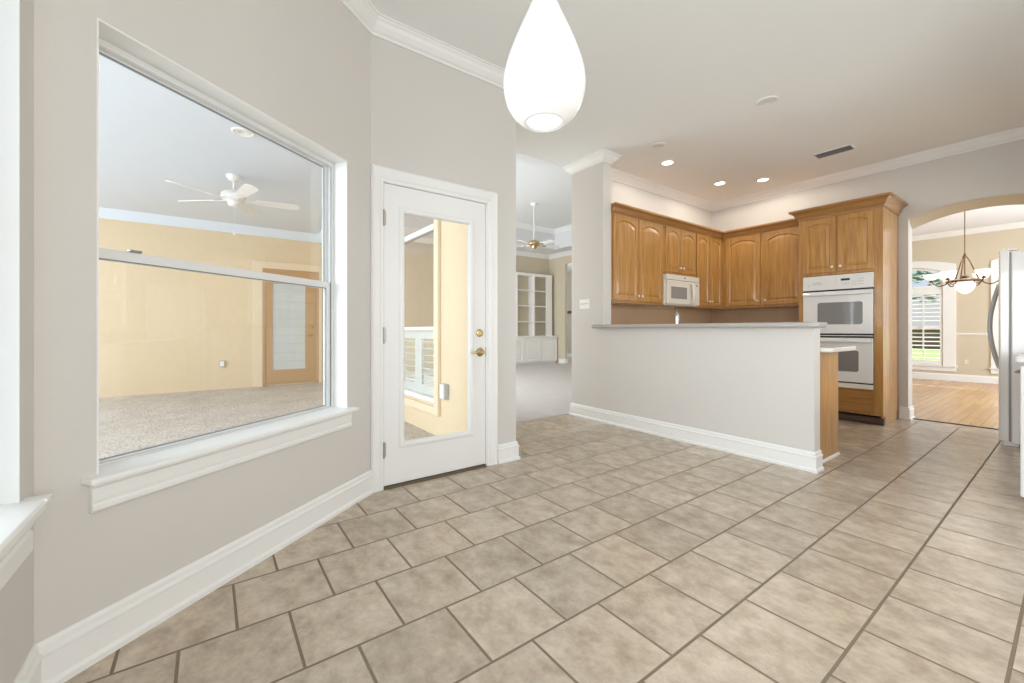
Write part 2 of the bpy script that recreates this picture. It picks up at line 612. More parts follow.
# ------------------------------------------------------------------ walls
WIN_S0, WIN_S1, WIN_Z0, WIN_Z1 = 0.887, 2.09, 0.58, 2.07
wall('wall_window', CR, CL, 0.15, -0.04, CZ, [(SR - WIN_S1, SR - WIN_S0, WIN_Z0, WIN_Z1)], PAINT,
     'greige slanted wall around the large patio window')
DL, DR, DT = 0.938, 1.732, 2.032
wall('wall_door', (XD, 2.03), CR, 0.13, -0.04, CZ, [(2.03 - DR - 0.02, 2.03 - DL + 0.02, -0.04, DT + 0.02)], PAINT,
     'greige wall holding the white glass door')
wall('wall_left', CL, (3.0, -0.41), 0.14, -0.04, CZ, [(0.11, 1.75, 0.58, 2.2), (2.3, 4.3, 0.58, 2.2)], PAINT,  # second opening is out of view, added to let daylight in
     'greige wall at the left edge with a window sill')
wall('wall_right', (2.6, -0.41), (2.6, 3.5), 0.14, -0.04, CZ, [(0.3, 3.4, 0.5, 2.4)], PAINT, 'greige wall behind the viewer with an added daylight opening')  # unseen opening added for the east fill light
wall('wall_pantry', (2.6, 3.5), (0.42, 3.5), 0.1, 0, CZ, [], PAINT, 'greige wall ending the breakfast room on the right')
wall('wall_fridge', (0.42, 3.5), (0.42, YW), 0.1, 0, CZ, [(0.4, 2.1, 1.05, 2.1)], PAINT, 'greige wall behind the refrigerator')  # opening added for the invented kitchen window
wall('wall_kitchen', (XM, YW), (XM, 3.78), 0.177, 0, 3.6, [], PAINT, 'greige kitchen wall behind the microwave')
o = B(-3.737, -3.23, YP, 3.78, 0, CZ).build('wall_column', PAINT)
tag(o, 'greige wall stub standing at the left end of the peninsula', 'wall', kind='structure')
o = B(-3.23, -1.175, YP, 3.752, 0, 1.076).build('wall_peninsula', PAINT)
tag(o, 'low greige half wall under the grey bar top', 'wall', kind='structure')
# arch wall
AX0, AX1, ASP, ARISE = -1.205, -0.08, 2.370, 0.090
cxa = (AX0 + AX1) / 2
hw = (AX1 - AX0) / 2
R_ = (hw * hw + ARISE * ARISE) / (2 * ARISE)
def arc(x, z0=ASP, rise=ARISE, c=cxa, h=hw):
    R = (h * h + rise * rise) / (2 * rise)
    return z0 + math.sqrt(max(0, R * R - (x - c) ** 2)) - (R - rise)
b = MB()
AY1 = YW + 0.19
b.box(-3.8, AX0, YW, AY1, 0, CZ)
b.box(AX1, 1.9, YW, AY1, 0, CZ)
xs = [AX0 + (AX1 - AX0) * i / 28 for i in range(29)]
b.loops([[(x, YW, arc(x)) for x in xs] + [(AX1, YW, CZ), (AX0, YW, CZ)],
         [(x, YW + 0.012, arc(x) - 0.006) for x in xs] + [(AX1, YW + 0.012, CZ), (AX0, YW + 0.012, CZ)],
         [(x, AY1, arc(x, ASP - 0.105, ARISE + 0.035)) for x in xs] + [(AX1, AY1, CZ), (AX0, AY1, CZ)]])
o = b.build('wall_arch', PAINT)
tag(o, 'greige kitchen wall with an arched opening to the dining room', 'wall', kind='structure')
b = MB()
b.loops([[(x, YW + 0.012, arc(x) - 0.0064) for x in xs] + [(x, YW + 0.012, arc(x) - 0.012) for x in reversed(xs)],
         [(x, AY1 - 0.002, arc(x, ASP - 0.105, ARISE + 0.035) + 0.0006) for x in xs] + [(x, AY1 - 0.002, arc(x, ASP - 0.105, ARISE + 0.035) - 0.006) for x in reversed(xs)]])
o = b.build('trim_10', BEIGE)
tag(o, 'beige underside of the arch', 'arch lining', kind='structure')
# dining room walls
DWY = 12.4
DX0, DWW, DZ0, DZS, DRI, DCW = -2.86, 1.14, 0.31, 2.27, 0.13, 0.19
DX0B = -0.87
b = MB()
xe = [-4.2, DX0, DX0 + DWW, DX0B, DX0B + DWW, 1.9]
for i in (0, 2, 4):
    b.box(xe[i], xe[i + 1], DWY, DWY + 0.15, 0, CZ)
for i in (1, 3):
    b.box(xe[i], xe[i + 1], DWY, DWY + 0.15, 0, DZ0)
    dc = (xe[i] + xe[i + 1]) / 2
    xs2 = [xe[i] + DWW * q / 20 for q in range(21)]
    b.prism([(x, arc(x, DZS, DRI, dc, DWW / 2)) for x in xs2] + [(xe[i + 1], CZ), (xe[i], CZ)], DWY, DWY + 0.15, 'XZ')
o = b.build('wall_dining', BEIGE)
tag(o, 'beige dining room wall around the arched window', 'wall', kind='structure')
wall('wall_dining_side', (1.9, AY1), (1.9, DWY), 0.1, 0, CZ, [(0.6, 4.3, 0.4, 2.5)], BEIGE, 'beige dining room side wall out of sight')  # unseen opening added for the dining fill light
wall('wall_dining_end', (-4.2, DWY), (-4.2, AY1), 0.1, 0, CZ, [], BEIGE, 'beige dining room wall on the left')
# living room walls
wall('wall_living', (-10.2, 8.92), (-10.2, 2.03), 0.15, 0, 3.6, [], BEIGE, 'beige living room wall behind the bookcase')
b = MB()
b.box(-10.35, -9.45, 8.92, 9.02, 0, 3.5)
b.box(-9.45, -8.4, 8.92, 9.02, 3.1, 3.5)
b.box(-8.4, -3.8, 8.92, 9.02, 0, 3.5)
o = b.build('wall_living_end', BEIGE)
tag(o, 'beige living room wall ending beside the bookcase', 'wall', kind='structure')
wall('wall_hall', (-7.0, 11.2), (-14.0, 11.2), 0.1, 0, 3.3, [], BEIGE, 'beige hall wall seen past the bookcase')
# stucco wall of the living room towards the patio
SX0, SX1, SZ0, SZ1 = -5.75, -3.99, 0.28, 2.72
b = MB()
b.box(-9.3, SX0, 1.90, 2.03, -0.05, 3.5); b.box(SX1, -2.86, 1.90, 2.03, -0.05, 3.5)
b.box(SX0, SX1, 1.90, 2.03, -0.05, SZ0); b.box(SX0, SX1, 1.90, 2.03, SZ1, 3.5)
o = b.build('wall_stucco', STUCCO)
tag(o, 'peach stucco patio wall with a shuttered window seen through the door', 'wall', kind='structure')
o = B(-9.45, -9.3, -3.4, 1.9, -0.05, 3.1).build('wall_patio', STUCCO)
tag(o, 'peach stucco patio wall opposite the big window', 'wall', kind='structure')

# ------------------------------------------------------------------ mouldings
BASE = [(0, 0), (0.026, 0), (0.026, 0.018), (0.016, 0.028), (0.016, 0.102), (0.020, 0.106), (0.020, 0.113), (0.011, 0.120),
        (0.011, 0.136), (0.005, 0.147), (0, 0.147)]
CROWN = [(0, 0), (0, -0.10), (0.012, -0.10), (0.016, -0.086), (0.030, -0.076), (0.052, -0.050), (0.062, -0.030), (0.074, -0.020),
         (0.078, -0.012), (0.088, -0.010), (0.088, 0)]


def mold(name, prof, path, z, label, m=TRIM, cat='moulding'):
    o = MB().sweep(prof, path, z).build(name, m)
    return tag(o, label, cat, kind='structure')


mold('baseboard_window', BASE, [(XD, 0.858), CR, CL, (-0.6, -0.41)], 0, 'white baseboard below the large window', cat='baseboard')
mold('baseboard_door', BASE, [(XD - 0.12, 2.03), (XD, 2.03), (XD, 1.844)], 0, 'white baseboard piece right of the glass door', cat='baseboard')
mold('baseboard_peninsula', BASE, [(-1.175, 3.752), (-1.175, YP), (-3.737, YP), (-3.737, 3.76)], 0,
     'white baseboard along the foot of the half wall', cat='baseboard')
mold('baseboard_arch', BASE, [(AX0, AY1), (AX0, YW), (-1.28, YW)], 0, 'white baseboard at the left foot of the arch', cat='baseboard')
mold('trim_1', CROWN, [(XD - 0.1, 2.03), (XD, 2.03), CR, CL, (0.5, -0.41)], CZ, 'white crown moulding above the window and the glass door')
mold('trim_2', CROWN, [(1.0, YW), (XM, YW), (XM, 3.78), (-3.23, 3.78), (-3.23, YP), (-3.737, YP), (-3.737, 3.76)][::1], CZ,
     'white crown moulding around the kitchen walls and wall stub')
mold('trim_3', [(0, 0), (0, -0.12), (0.02, -0.12), (0.03, -0.10), (0.09, -0.03), (0.12, -0.015), (0.12, 0)],
     [(-8.4, 8.92), (-10.2, 8.92), (-10.2, 2.03)], 3.45, 'white crown moulding over the bookcase')
mold('trim_4', [(0, 0), (0, -0.12), (0.02, -0.12), (0.03, -0.10), (0.09, -0.03), (0.12, -0.015), (0.12, 0)],
     [(-4.7, 8.35), (-9.3, 8.35), (-9.3, 2.9)], TZ, 'white crown moulding inside the ceiling tray')
mold('trim_5', CROWN, [(1.9, DWY), (-4.2, DWY)], CZ, 'white crown moulding in the dining room')
mold('trim_6', [(0, 0), (0, -0.04), (0.012, -0.04), (0.024, -0.02), (0.024, -0.01), (0.012, 0)],
     [(1.9, DWY), (-1.53, DWY)], 0.985, 'white chair rail on the beige dining room wall', cat='chair rail')
mold('baseboard_dining', [(0, 0), (0.02, 0), (0.02, 0.11), (0.01, 0.14), (0, 0.14)], [(1.9, DWY), (-4.2, DWY)], 0,
     'white baseboard in the dining room', cat='baseboard')
mold('trim_7', [(0, 0), (0, -0.15), (0.02, -0.15), (0.04, -0.11), (0.10, -0.03), (0.12, 0)],
     [(-3.0, 1.90), (-9.3, 1.90), (-9.3, -3.0)], 3.0, 'pale crown moulding of the patio ceiling', m=PATIO_CROWN)
mold('baseboard_living', [(0, 0), (0.02, 0), (0.02, 0.11), (0.01, 0.14), (0, 0.14)], [(-9.45, 9.02), (-9.45, 8.92), (-9.72, 8.92)], 0,
     'white baseboard right of the bookcase', cat='baseboard')
o = B(AX0 + 0.002, AX1, YW + 0.10, YW + 0.14, 0.0, 0.008).build('trim_8', THRESH)
tag(o, 'thin dark floor strip under the arch', 'threshold', kind='structure')
mold('baseboard_hall', [(0, 0), (0.02, 0), (0.02, 0.14), (0, 0.14)], [(-7.0, 11.2), (-14.0, 11.2)], 0, 'white baseboard in the hall beyond the living room', cat='baseboard')

# ------------------------------------------------------------------ large window
win = empty('window_1', (FOOT.x, FOOT.y, 0), math.atan2(E.y, E.x))
tag(win, 'large white double hung window looking onto the covered patio', 'window', kind='structure')
s0, s1, z0, z1 = WIN_S0, WIN_S1, WIN_Z0, WIN_Z1
t = 0.006
ring(MB(), s0, s1, 0.0, 0.15, z0, z1, t, t, 0, t).build('reveal', TRIM, win)
i0, i1, j1 = s0 + t, s1 - t, z1 - t
ring(MB(), i0, i1, 0.095, 0.15, 0.592, j1, 0.012, 0.020, 0.007, 0.024).build('window_frame', VINYL, win, bevel=0.002)
ML, MH = 1.305, 1.343
def sash(name, ya, yb, za, zb, top, bot, right):
    a0, a1 = i0 + 0.012, i1 - 0.020
    st = 0.010
    sh = ring(MB(), a0, a1, ya, yb, za, zb, st, right, bot, top).build(name, VINYL, win, bevel=0.002)
    k = 0.004
    ring(MB(), a0 + st, a1 - right, ya + 0.001, ya + 0.012, za + bot, zb - top, k, k, k, k).build('gasket', ALU, sh)
    B(a0 + st, a1 - right, (ya + yb) / 2 - 0.002, (ya + yb) / 2 + 0.002, za + bot, zb - top).build('pane', GLASS, sh)
    return sh
sash('upper_sash', 0.124, 0.144, ML, j1 - 0.024, 0.010, 0.03, 0.022)
sash('lower_sash', 0.100, 0.122, 0.600, MH, 0.036, 0.008, 0.034)
B(i1 - 0.025, i1 - 0.0205, 0.093, 0.0985, 0.60, j1 - 0.03).build('track', ALU, win)
B(1.03, 1.07, 0.088, 0.104, MH, MH + 0.008).build('sash_lock', NICKEL, win, bevel=0.002)
MB().prism([(-0.052, 0.572), (-0.052, 0.584), (-0.046, 0.590), (0.0, 0.591), (0.10, 0.593), (0.10, 0.572)], s0 - 0.04, s1 + 0.045, 'YZ').build(
    'window_sill', TRIM, win, bevel=0.003)
MB().prism([(0, 0.474), (-0.012, 0.474), (-0.020, 0.482), (-0.020, 0.496), (-0.015, 0.502), (-0.018, 0.515), (-0.018, 0.552), (-0.026, 0.562), (-0.026, 0.572), (0, 0.572)],
           s0 - 0.02, s1 + 0.018, 'YZ').build('apron', TRIM, win, bevel=0.002)

# ------------------------------------------------------------------ window on the left wall
w2 = empty('window_2', (0, 0, 0))
tag(w2, 'white window sill and frame at the left edge of the room', 'window', kind='structure')
a0, a1 = CL[0] + 0.11, CL[0] + 1.75
ring(MB(), a0, a1, -0.55, -0.41, 0.58, 2.2, t, t, 0, t).build('reveal', TRIM, w2)
g = ring(MB(), a0 + t, a1 - t, -0.55, -0.51, 0.60, 2.194, 0.04, 0.04, 0.03, 0.05)
g.box(a0 + t + 0.04, a1 - t - 0.04, -0.55, -0.51, 1.33, 1.37)
g.build('window_frame', VINYL, w2, bevel=0.003)
MB().prism([(-0.358, 0.572), (-0.358, 0.588), (-0.364, 0.596), (-0.41, 0.598), (-0.51, 0.60), (-0.51, 0.572)], a0 - 0.0, a1 + 0.045, 'YZ').build(
    'window_sill', TRIM, w2, bevel=0.003)
B(a0 - 0.04, a0 + 0.01, -0.412, -0.358, 0.572, 0.597).build('sill_horn', TRIM, w2, bevel=0.003)
MB().prism([(-0.41, 0.455), (-0.39, 0.455), (-0.39, 0.505), (-0.396, 0.512), (-0.388, 0.530), (-0.388, 0.552), (-0.38, 0.572), (-0.41, 0.572)],
           a0 - 0.02, a1 + 0.018, 'YZ').build('apron', TRIM, w2, bevel=0.002)
B(a0 + 0.046, a1 - 0.046, -0.534, -0.529, 0.63, 2.144).build('pane', GLASS, w2)

# ------------------------------------------------------------------ glass door
door = empty('door_1', (XD, DL, 0), PI / 2)      # local x runs along +Y, local -y faces the room
tag(door, 'white hinged door with one tall glass pane and brass lever', 'door', kind='structure')
DWd = DR - DL
CAS = [(0, 0), (0.096, 0), (0.096, -0.012), (0.084, -0.022), (0.068, -0.018), (0.03, -0.016), (0.018, -0.010), (0, -0.010)]
def casing_piece(g, x0, x1, ztop):
    # mitred three-sided casing with a moulded section (u outward from opening, y depth)
    rings = []
    for (cx_, cz_, mode) in ((x0, -0.0, 'L0'), (x0, ztop, 'LT'), (x1, ztop, 'RT'), (x1, 0.0, 'R0')):
        ring = []
        for u, y in CAS:
            if mode == 'L0': ring.append((cx_ - u * 0.82, y, 0))
            if mode == 'LT': ring.append((cx_ - u * 0.82, y, cz_ + u))
            if mode == 'RT': ring.append((cx_ + u, y, cz_ + u))
            if mode == 'R0': ring.append((cx_ + u, y, 0))
        rings.append(ring)
    g.loops(rings)
g = MB()
casing_piece(g, -0.008, DWd + 0.014, DT + 0.008)
g.build('casing', TRIM, door)
g = MB()
g.box(-0.02, -0.003, -0.004, 0.13, -0.02, DT + 0.02); g.box(DWd + 0.003, DWd + 0.02, -0.004, 0.13, -0.02, DT + 0.02)
g.box(-0.02, DWd + 0.02, -0.004, 0.13, DT + 0.004, DT + 0.02)
g.box(-0.003, 0.012, 0.05, 0.065, 0, DT); g.box(DWd - 0.012, DWd + 0.003, 0.05, 0.065, 0, DT)
g.build('jamb', TRIM, door)
B(-0.003, DWd + 0.003, -0.02, 0.14, -0.03, 0.014).build('threshold', THRESH, door, bevel=0.004)
GX0, GX1, GZ0, GZ1 = 0.130, 0.664, 0.281, 1.866
g = MB()
g.box(0, GX0, 0.0, 0.044, 0.02, DT); g.box(GX1, DWd, 0.0, 0.044, 0.02, DT)
g.box(GX0, GX1, 0.0, 0.044, 0.02, GZ0); g.box(GX0, GX1, 0.0, 0.044, GZ1, DT)
slab = g.build('slab', TRIM, door)
g = MB()
GP = [(-0.026, 0), (-0.026, -0.006), (-0.014, -0.012), (0.0, -0.012), (0.010, -0.004), (0.014, 0.016), (-0.026, 0.016)]
rings = []
for (x_, z_, sx, sz) in ((GX0, GZ0, 1, 1), (GX1, GZ0, -1, 1), (GX1, GZ1, -1, -1), (GX0, GZ1, 1, -1), (GX0, GZ0, 1, 1)):
    rings.append([(x_ + sx * u, y, z_ + sz * u) for u, y in GP])
g.loops(rings, caps=False)
g.build('glass_moulding', TRIM, slab)
B(GX0, GX1, 0.02, 0.026, GZ0, GZ1).build('pane', GLASS, slab)
for hz in (0.26, 1.02, 1.80):
    g = MB()
    g.lathe([(0, -0.055), (0.004, -0.055), (0.0075, -0.05), (0.0075, 0.05), (0.004, 0.055), (0, 0.055)], (-0.003, -0.010, hz), 10)
    g.box(-0.0035, 0.012, -0.004, 0.003, hz - 0.045, hz + 0.045)
    g.build('hinge', NICKEL, door)
g = MB()
g.lathe([(0, 0), (0.030, 0), (0.031, 0.004), (0.026, 0.012), (0.020, 0.014), (0.019, 0.012), (0, 0.012)], (0.741, 0.0, 1.033), 24, axis='Y')
g.box(0.736, 0.746, -0.03, -0.010, 1.018, 1.052)
g.build('deadbolt', BRASS, door, bevel=0.001)
g = MB()
g.lathe([(0, 0), (0.033, 0), (0.034, 0.005), (0.026, 0.013), (0.014, 0.018), (0.013, 0.05), (0, 0.05)], (0.746, 0.0, 0.886), 24, axis='Y')
g.tube([(0.746, -0.048, 0.886), (0.725, -0.052, 0.887), (0.69, -0.053, 0.888), (0.655, -0.050, 0.884), (0.640, -0.044, 0.886)],
       [0.012, 0.010, 0.0085, 0.0075, 0.006], 10)
g.build('door_lever', BRASS, door, smooth=True)
B(DWd - 0.001, DWd + 0.0035, -0.004, 0.03, 0.85, 0.92).build('strike_plate', BRASS, door)

# ------------------------------------------------------------------ window with shutters in the stucco wall
w3 = empty('window_3', (0, 0, 0))
tag(w3, 'patio window with white half shutters seen through the glass door', 'window', kind='structure')
ring(MB(), SX0 - 0.16, SX1 + 0.16, 1.862, 1.90, SZ0 - 0.10, SZ1 + 0.1, 0.095, 0.095, 0.08, 0.08).build('stucco_surround', STUCCO_TRIM, w3, bevel=0.006)
g = ring(MB(), SX0, SX1, 1.91, 1.97, SZ0, SZ1, 0.035, 0.035, 0.05, 0.05)
g.box(SX0 + 0.035, SX1 - 0.035, 1.905, 1.97, 2.115, 2.175)
g.box(SX0 + 0.035, SX1 - 0.035, 1.91, 1.96, 1.05, 1.09)
g.build('window_frame', TRIM, w3, bevel=0.003)
B(SX0 + 0.035, SX1 - 0.035, 1.935, 1.94, SZ0 + 0.05, 1.05).build('pane', GLASS, w3)
B(SX0 + 0.035, SX1 - 0.035, 1.935, 1.94, 1.09, 2.115).build('pane', GLASS_TINT, w3)
B(SX0 + 0.035, SX1 - 0.035, 1.935, 1.94, 2.175, SZ1 - 0.05).build('pane', GLASS_TINT, w3)
for k in range(3):
    x0 = SX0 + 0.04 + k * 0.56
    x1 = x0 + 0.555
    g = ring(MB(), x0, x1, 1.985, 2.012, 0.34, 1.045, 0.09, 0.09, 0.09, 0.09)
    sh = g.build('shutter', TRIM, w3)
    g = MB()
    for q in range(7):
        zc = 0.465 + q * 0.076
        g.box(x0 + 0.09, x1 - 0.09, 1.98, 2.018, zc - 0.004, zc + 0.004)
    g.build('louvers', TRIM, sh)

# ------------------------------------------------------------------ patio door (far stucco wall)
pd = empty('door_2', (-9.3, 0.83, -0.04), PI / 2)
tag(pd, 'tan patio door with a blind covered glass pane', 'door', kind='structure')
g = ring(MB(), -0.16, 1.06, -0.03, 0.0, 0, 2.42, 0.16, 0.06, 0, 0.14)
g.build('casing', STUCCO_TRIM, pd, bevel=0.004)
g = ring(MB(), 0.0, 1.0, -0.035, 0.0, 0, 2.28, 0.04, 0.05, 0, 0.04)
g.build('jamb', PATIO_DOOR, pd)
g = ring(MB(), 0.04, 0.95, -0.02, 0.0, 0.03, 2.24, 0.13, 0.20, 0.28, 0.24)
psl = g.build('slab', PATIO_DOOR, pd)
BLIND = mat('blind_fabric', (0.74, 0.76, 0.78), 0.8)
g = MB()
for q in range(60):
    zc = 0.31 + q * 0.0282
    g.box(0.17, 0.75, -0.007, -0.002, zc, zc + (0.020 if q % 6 == 5 else 0.0265))
g.build('blind', BLIND, psl)
B(0.17, 0.75, -0.014, -0.010, 0.31, 2.0).build('pane', GLASS, psl)
g = MB()
g.lathe([(0, 0), (0.03, 0), (0.03, 0.01), (0.012, 0.018), (0.012, 0.05), (0, 0.05)], (0.86, -0.02, 0.98), 16, axis='Y')
g.tube([(0.86, -0.068, 0.98), (0.78, -0.07, 0.98)], 0.011, 8)
g.build('door_lever', BRASS, psl)
MB().lathe([(0, 0), (0.03, 0), (0.028, 0.014), (0, 0.016)], (0.86, -0.02, 1.16), 16, axis='Y').build('deadbolt', BRASS, psl)

# ------------------------------------------------------------------ arched dining window
def arch_band(g, xa, xb, zb_, zs, ri, width, y0, y1, up=0.72):
    c_, h_ = (xa + xb) / 2, (xb - xa) / 2
    n = 20
    inn = [(xa, zb_)] + [(xa + (xb - xa) * i / n, arc(xa + (xb - xa) * i / n, zs, ri, c_, h_)) for i in range(n + 1)] + [(xb, zb_)]
    out = [(xa - width, zb_)] + [(xa - width + (xb - xa + 2 * width) * i / n,
                                  arc(xa + (xb - xa) * i / n, zs, ri, c_, h_) + width * up) for i in range(n + 1)] + [(xb + width, zb_)]
    g.loops([[(a_, y0, b_), (c2, y0, d2), (c2, y1, d2), (a_, y1, b_)] for (a_, b_), (c2, d2) in zip(inn, out)])


def dining_window(name, X0, label):
    X1 = X0 + DWW
    w4 = empty(name, (0, 0, 0))
    tag(w4, label, 'window', kind='structure')
    g = MB()
    arch_band(g, X0, X1, DZ0, DZS, DRI, DCW, DWY - 0.03, DWY)
    g.build('casing', TRIM, w4, bevel=0.004)
    g = MB()
    g.box(X0 - DCW, X1 + DCW, DWY - 0.026, DWY, 0.19, DZ0 - 0.03)
    g.box(X0 - DCW - 0.02, X1 + DCW + 0.02, DWY - 0.06, DWY + 0.02, DZ0 - 0.03, DZ0 - 0.001)
    g.build('window_sill', TRIM, w4, bevel=0.004)
    g = MB()
    arch_band(g, X0 + 0.045, X1 - 0.045, DZ0, DZS - 0.045, DRI, 0.044, DWY + 0.03, DWY + 0.10)
    g.box(X0 + 0.046, X1 - 0.046, DWY + 0.035, DWY + 0.095, DZ0, DZ0 + 0.06)
    g.box(X0 + 0.046, X1 - 0.046, DWY + 0.032, DWY + 0.095, 1.89, 1.99)
    g.box(X0 + 0.046, X1 - 0.046, DWY + 0.045, DWY + 0.09, 1.06, 1.13)
    g.build('window_frame', TRIM, w4, bevel=0.003)
    c_ = (X0 + X1) / 2
    xx = [X0 + 0.03 + (DWW - 0.06) * i / 12 for i in range(13)]
    g = MB()
    g.prism([(x, arc(x, DZS, DRI, c_, DWW / 2) - 0.03) for x in xx] + [(xx[-1], DZ0 + 0.04), (xx[0], DZ0 + 0.04)], DWY + 0.075, DWY + 0.08, 'XZ')
    g.build('pane', GLASS, w4)
    hw_ = (DWW - 0.02) / 2
    for k in range(2):
        x0 = X0 + 0.008 + k * (hw_ + 0.004)
        x1 = x0 + hw_
        g = ring(MB(), x0, x1, DWY - 0.008, DWY + 0.018, DZ0 + 0.004, 1.885, 0.035, 0.035, 0.09, 0.085)
        g.box(x0 + 0.035, x1 - 0.035, DWY - 0.008, DWY + 0.018, 1.06, 1.14)
        sh = g.build('shutter', TRIM, w4)
        g = MB()
        zc = DZ0 + 0.14
        while zc < 1.78:
            if not 1.02 < zc < 1.18:
                mxr = Matrix.Translation((0, DWY + 0.005, zc)) @ Matrix.Rotation(math.radians(8), 4, 'X')
                g.box(x0 + 0.036, x1 - 0.036, -0.034, 0.034, -0.007, 0.007, mxr)
            zc += 0.088
        g.build('louvers', TRIM, sh)
        B((x0 + x1) / 2 - 0.012, (x0 + x1) / 2 + 0.012, DWY - 0.055, DWY - 0.036, DZ0 + 0.12, 1.78).build('tilt_bar', TRIM, sh)
dining_window('window_4', DX0, 'white arched dining room window with open shutters left of the chandelier')
dining_window('window_5', DX0B, 'second arched dining room window hidden mostly behind the refrigerator')

# ------------------------------------------------------------------ outdoors past the dining window
o = B(-60, 40, 12.7, 90, -0.5, -0.35).build('ground_lawn', GRASS)
tag(o, 'green lawn outside the dining room window', 'lawn', kind='structure')
o = B(-60, 40, 13.2, 18.5, -0.36, -0.335).build('ground_drive', CONC)
tag(o, 'pale concrete drive outside the dining room window', 'driveway', kind='structure')
hs_ = empty('neighbour_house', (-12.5, 44, -0.35), math.radians(-12))
hs_.scale = (1, 1, 0.62)
tag(hs_, 'neighbouring brick house with a grey roof seen through the dining window', 'house')
B(-11, 9, 0, 8, 0, 2.5).build('house_wall', BRICKW, hs_)
g = MB()
rv = [(-12, -0.8, 2.5), (10, -0.8, 2.5), (10, 8.8, 2.5), (-12, 8.8, 2.5)]
top = [(-8, 3.8, 6.6), (6, 3.8, 6.6), (6, 4.2, 6.6), (-8, 4.2, 6.6)]
g.loops([rv, top])
g.build('roof', ROOF, hs_)
for x in (-8, -4, 3):
    wv = B(x, x + 1.6, -0.06, 0.02, 0.9, 2.2).build('house_window', BLACK, hs_)
tr = empty('shade_tree', (-6.4, 25, -1.6))
tag(tr, 'leafy tree showing in the arched top of the dining window', 'tree')
MB().tube([(0, 0, 0), (0.1, 0, 2.0), (0.0, 0.1, 4.0), (0.3, 0, 6.5)], [0.22, 0.17, 0.13, 0.05], 10).build('trunk', BARK, tr)
rnd = random.Random(3)
g = MB()
for k in range(1500):
    a = rnd.uniform(0, 2 * PI); rr = 3.6 * math.sqrt(rnd.random()); hh = rnd.uniform(-1, 1)
    p = Vector((rr * math.cos(a) * 1.5, rr * math.sin(a), 5.6 + hh * 2.1 * (1 - (rr / 5.2) ** 2)))
    mx = Matrix.Translation(p) @ Matrix.Rotation(rnd.uniform(0, 6), 4, 'Z') @ Matrix.Rotation(rnd.uniform(-1, 1), 4, 'X')
    s = rnd.uniform(0.12, 0.26)
    vs = [g.bm.verts.new(mx @ Vector(q)) for q in ((-s, 0, 0), (0, -s * 0.5, 0.03), (s, 0, 0), (0, s * 0.5, 0.03))]
    g.face(vs)
g.build('crown', LEAF, tr)


# ------------------------------------------------------------------ cabinet doors
def arch_loop(xl, xr, zb, zs, rise, n=10):
    pts = [(xl, zb), (xr, zb), (xr, zs)]
    c = (xl + xr) / 2; h = (xr - xl) / 2
    for i in range(1, n):
        x = xr - (xr - xl) * i / n
        pts.append((x, arc(x, zs, rise, c, h) if rise > 1e-4 else zs))
    pts.append((xl, zs))
    return pts


def cab_door(x0, x1, z0, z1, parent, fr=0.058, rise=0.05, knob=None, name='door', th=0.02, yb=0.0):
    """raised panel door, front at y = yb - th."""
    g = MB()
    inn = arch_loop(x0 + fr, x1 - fr, z0 + fr, z1 - fr - rise, rise)
    out = []
    for i, (x, z) in enumerate(inn):
        if i == 0: out.append((x0, z0))
        elif i == 1: out.append((x1, z0))
        elif i == 2: out.append((x1, z1))
        elif i == len(inn) - 1: out.append((x0, z1))
        else: out.append((x, z1))
    yf = yb - th
    e = 0.003
    def sh(pts, k):       # shrink towards the middle for the softened outer edge
        cx_, cz_ = (x0 + x1) / 2, (z0 + z1) / 2
        return [(x + (k if x < cx_ else -k) * (abs(x - x0) < 1e-6 or abs(x - x1) < 1e-6),
                 z + (k if z < cz_ else -k) * (abs(z - z0) < 1e-6 or abs(z - z1) < 1e-6)) for x, z in pts]
    b2 = 0.006
    def ins(k, dz=0.0):
        return arch_loop(x0 + fr + k, x1 - fr - k, z0 + fr + k, z1 - fr - rise - k, rise * max(0.2, (x1 - x0 - 2 * fr - 2 * k) / (x1 - x0 - 2 * fr)))
    levels = [(out, yb), (out, yf + e), (sh(out, e), yf), (ins(-0.006), yf), (inn, yf + 0.007), (ins(0.004), yf + 0.010), (ins(0.03), yf + 0.002), (ins(0.034), yf + 0.001)]
    g.loops([[(x, y, z) for x, z in pts] for pts, y in levels])
    d = g.build(name, WOOD, parent)
    if knob:
        MB().lathe([(0, 0), (0.008, 0), (0.006, 0.008), (0.008, 0.014), (0.016, 0.020), (0.017, 0.026), (0.012, 0.032), (0, 0.033)],
                   (knob[0], yf, knob[1]), 16, axis='Y').build('knob', KNOB, d, smooth=True)
    return d


CC = [(0, 0), (0, -0.005), (-0.004, -0.01)]
def cab_crown(path, z, parent, h=0.115, pr=0.07, name='cornice'):
    prof = [(0, 0), (0, -h), (0.010, -h), (0.012, -h + 0.02), (0.022, -h + 0.03), (pr * 0.55, -0.045), (pr * 0.8, -0.026), (pr, -0.022), (pr, 0)]
    return MB().sweep(prof, path, z).build(name, WOOD_H, parent)


